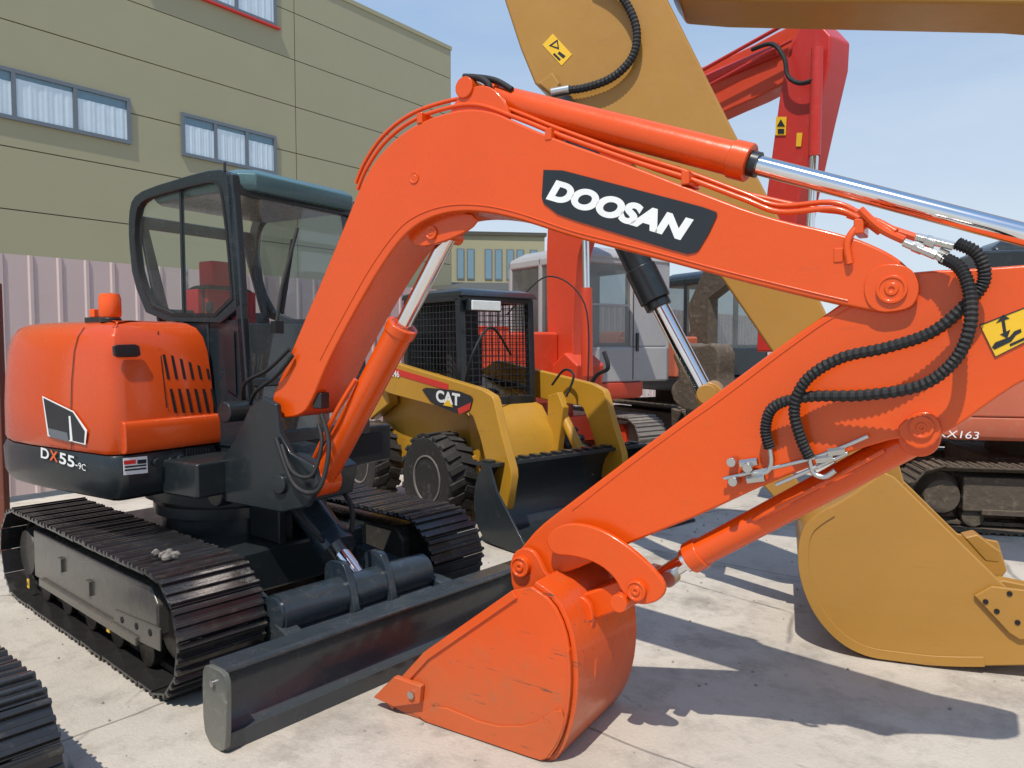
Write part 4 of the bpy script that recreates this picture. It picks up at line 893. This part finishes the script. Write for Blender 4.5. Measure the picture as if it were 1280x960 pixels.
MB().slab([RX.B(x, y, bb - .074) for x, y in ((976, 149), (981, 158), (971, 158))], (0, .002, 0)).slab([RX.B(x, y, bb - .074) for x, y in ((972, 161), (980, 161), (980, 167), (972, 167))], (0, .002, 0)).build('decal_drawing', DECALK, wd)
MB().slab([RX.B(x, y, bb - .07) for x, y in ((996, 166), (1003, 166), (1001, 183), (995, 183))], (0, .004, 0)).build('warning_decal', DECALY, ra)
MB().prism([(.9, .9), (1.4, 1.0), (1.45, 1.35), (1.2, 1.5), (.9, 1.3)], bb - .1, bb + .35).build('boom_mount', REDO, rx, .03)
s_ = [(838, 440), (852, 428), (872, 432), (892, 428), (900, 445), (896, 470), (904, 492), (884, 512), (862, 516), (842, 505), (836, 485), (850, 470)]
mb_ = MB().prism(chai(RX.pb(s_, -.1), 1), -.1, .18).build('bucket', MUD, rx, .03, 30)
for i in range(3): MB().cyl(RX.B(846 + i * 18, 512, -.1 + .1 * i), RX.B(842 + i * 18, 532, -.1 + .1 * i), .06, .02, n=6).build('tooth', MUD, mb_)

FX = Fr(5.05, 7.0, -13)
fx, fcab = excavator(FX, .98, 'worn faded orange excavator with muddy tracks at the right edge', REDF, BLACK, REDF, MUD, MUD, hh=1.25, toff=.05)
txt(FX, 'KX163', -.995, (1172, 546), (1224, 549), (1172, 537), WHITE, fx, shear=.15, off=.0)
MB().prism([(.6, 1.1), (.2, 2.2), (.6, 2.9), (1.2, 3.1), (2.6, 2.2), (2.5, 2.0), (1.2, 2.7), (.8, 2.5), (.6, 2.2), (1.0, 1.1)], -.28, -.02).build('boom', REDF, fx, .02)
for i in range(7):
    MB().tube(catmull([(-.4 + i * .1, -.5, 1.6), (-.3 + .15 * i, -.6, 2.1 + .06 * i), (.3 + .1 * i, -.5, 2.2), (.6, -.3, 1.9)], 6), .03).build('hydraulic_hose', RUBBER, fx)
MB().box(-1.2, -.2, -.6, .0, 1.7, 2.15).box(-.9, -.4, -.8, -.3, 1.75, 2.4).build('engine_block', BLACK, fx, .03)
GX = Fr(3.05, 13.0, -62)
gx, gcab = excavator(GX, 1.06, 'faded orange excavator with black framed cab behind the muddy bucket', REDF, CABK, BLACK, MUD, MUD, cabx=(-.5, .85), caby=(-.2, .95))
MB().prism([(.9, 1.2), (.7, 2.2), (1.1, 2.8), (1.6, 2.9), (2.9, 2.0), (2.8, 1.8), (1.6, 2.5), (1.2, 2.3), (1.2, 1.2)], -.62, -.42).build('boom', MUD, gx, .02)
MB().prism([(2.7, 2.3), (3.0, 2.1), (2.6, .7), (2.45, .7)], -.6, -.44).build('arm', MUD, gx, .02)
MB().prism(chai([(2.2, .2), (2.7, .05), (2.9, .5), (2.6, .9), (2.3, .8)], 1), -.8, -.2).build('bucket', MUD, gx, .03)

NT = Fr(-2.45, 2.90, -41)
ntr = empty('crawler_undercarriage', NT, 'front end of another steel crawler track in the lower left corner', 'crawler track')
crawler(ntr, 0, h=.96, r=.22, n=36, sub=True)

STN = flat('stone', (.27, .24, .19), .9); rnd = random.Random(5); s = MB()
for i in range(420):
    x = rnd.uniform(-3.5, 4.5); y = rnd.uniform(2.2, 7); r_ = rnd.uniform(.003, .009) * (1.6 if rnd.random() < .08 else 1)
    c0 = Vector((x, y, r_ * .3)); s.lathe([(r_ * .5, -r_ * .5), (r_ * rnd.uniform(.8, 1.2), 0), (r_ * .5, r_ * .6)], c0, (rnd.uniform(-.4, .4), rnd.uniform(-.4, .4), 1), 5)
so_ = s.build('gravel', STN, None, smooth=10); so_['kind'] = 'stuff'; tag(so_, 'small loose grit scattered over the concrete yard', 'gravel')

# ------------------------------------------------------------------ light, sky, camera
el, sx, sy = 60, -.34, -.94
sd_ = Vector((sx * math.cos(R(el)), sy * math.cos(R(el)), math.sin(R(el))))
sun = bpy.data.lights.new('sun', 'SUN'); sun.energy = 4.2; sun.angle = R(.5); sun.color = (1, .955, .88)
so = bpy.data.objects.new('sun', sun); COL.objects.link(so); so.rotation_euler = sd_.to_track_quat('Z', 'Y').to_euler()
w = bpy.data.worlds.new('World'); SC.world = w; w.use_nodes = True; nt = w.node_tree
bg = nt.nodes['Background']; sky = nt.nodes.new('ShaderNodeTexSky'); sky.sky_type = 'NISHITA'; sky.sun_disc = False
sky.sun_elevation = R(el); sky.sun_rotation = math.atan2(sx, sy) % (2 * math.pi); sky.air_density = 1.0; sky.dust_density = 1.2; sky.ozone_density = 1.0
tcw = nt.nodes.new('ShaderNodeTexCoord'); spz = nt.nodes.new('ShaderNodeSeparateXYZ'); nt.links.new(tcw.outputs['Generated'], spz.inputs[0])
haze = ramp(nt, spz.outputs['Z'], 0.0, .62, (6.3, 7.1, 7.7, 1), (1.7, 3.5, 6.6, 1))
mpw = nt.nodes.new('ShaderNodeMapping'); mpw.inputs['Scale'].default_value = (1, 1, 4); nt.links.new(tcw.outputs['Generated'], mpw.inputs[0])
nf = noise(nt, mpw.outputs[0], 1.6, 7, .6)
cc = mix(nt, .8, sky.outputs[0], haze)
cc = mix(nt, math_(nt, 'MULTIPLY', ramp(nt, nf, .42, .85), .35), cc, (7.0, 7.5, 8.0))
nt.links.new(cc, bg.inputs['Color']); bg.inputs['Strength'].default_value = .12
cam = bpy.data.cameras.new('camera'); cam.sensor_width = 36; cam.lens = 36 * F / 1280; cam.clip_end = 2000; cam.clip_start = .05
co = bpy.data.objects.new('camera', cam); COL.objects.link(co); co.location = CAM; co.rotation_euler = (math.pi / 2 - PITCH, 0, 0); SC.camera = co
SC.view_settings.view_transform = 'Standard'; SC.view_settings.look = 'None'; SC.view_settings.exposure = 0
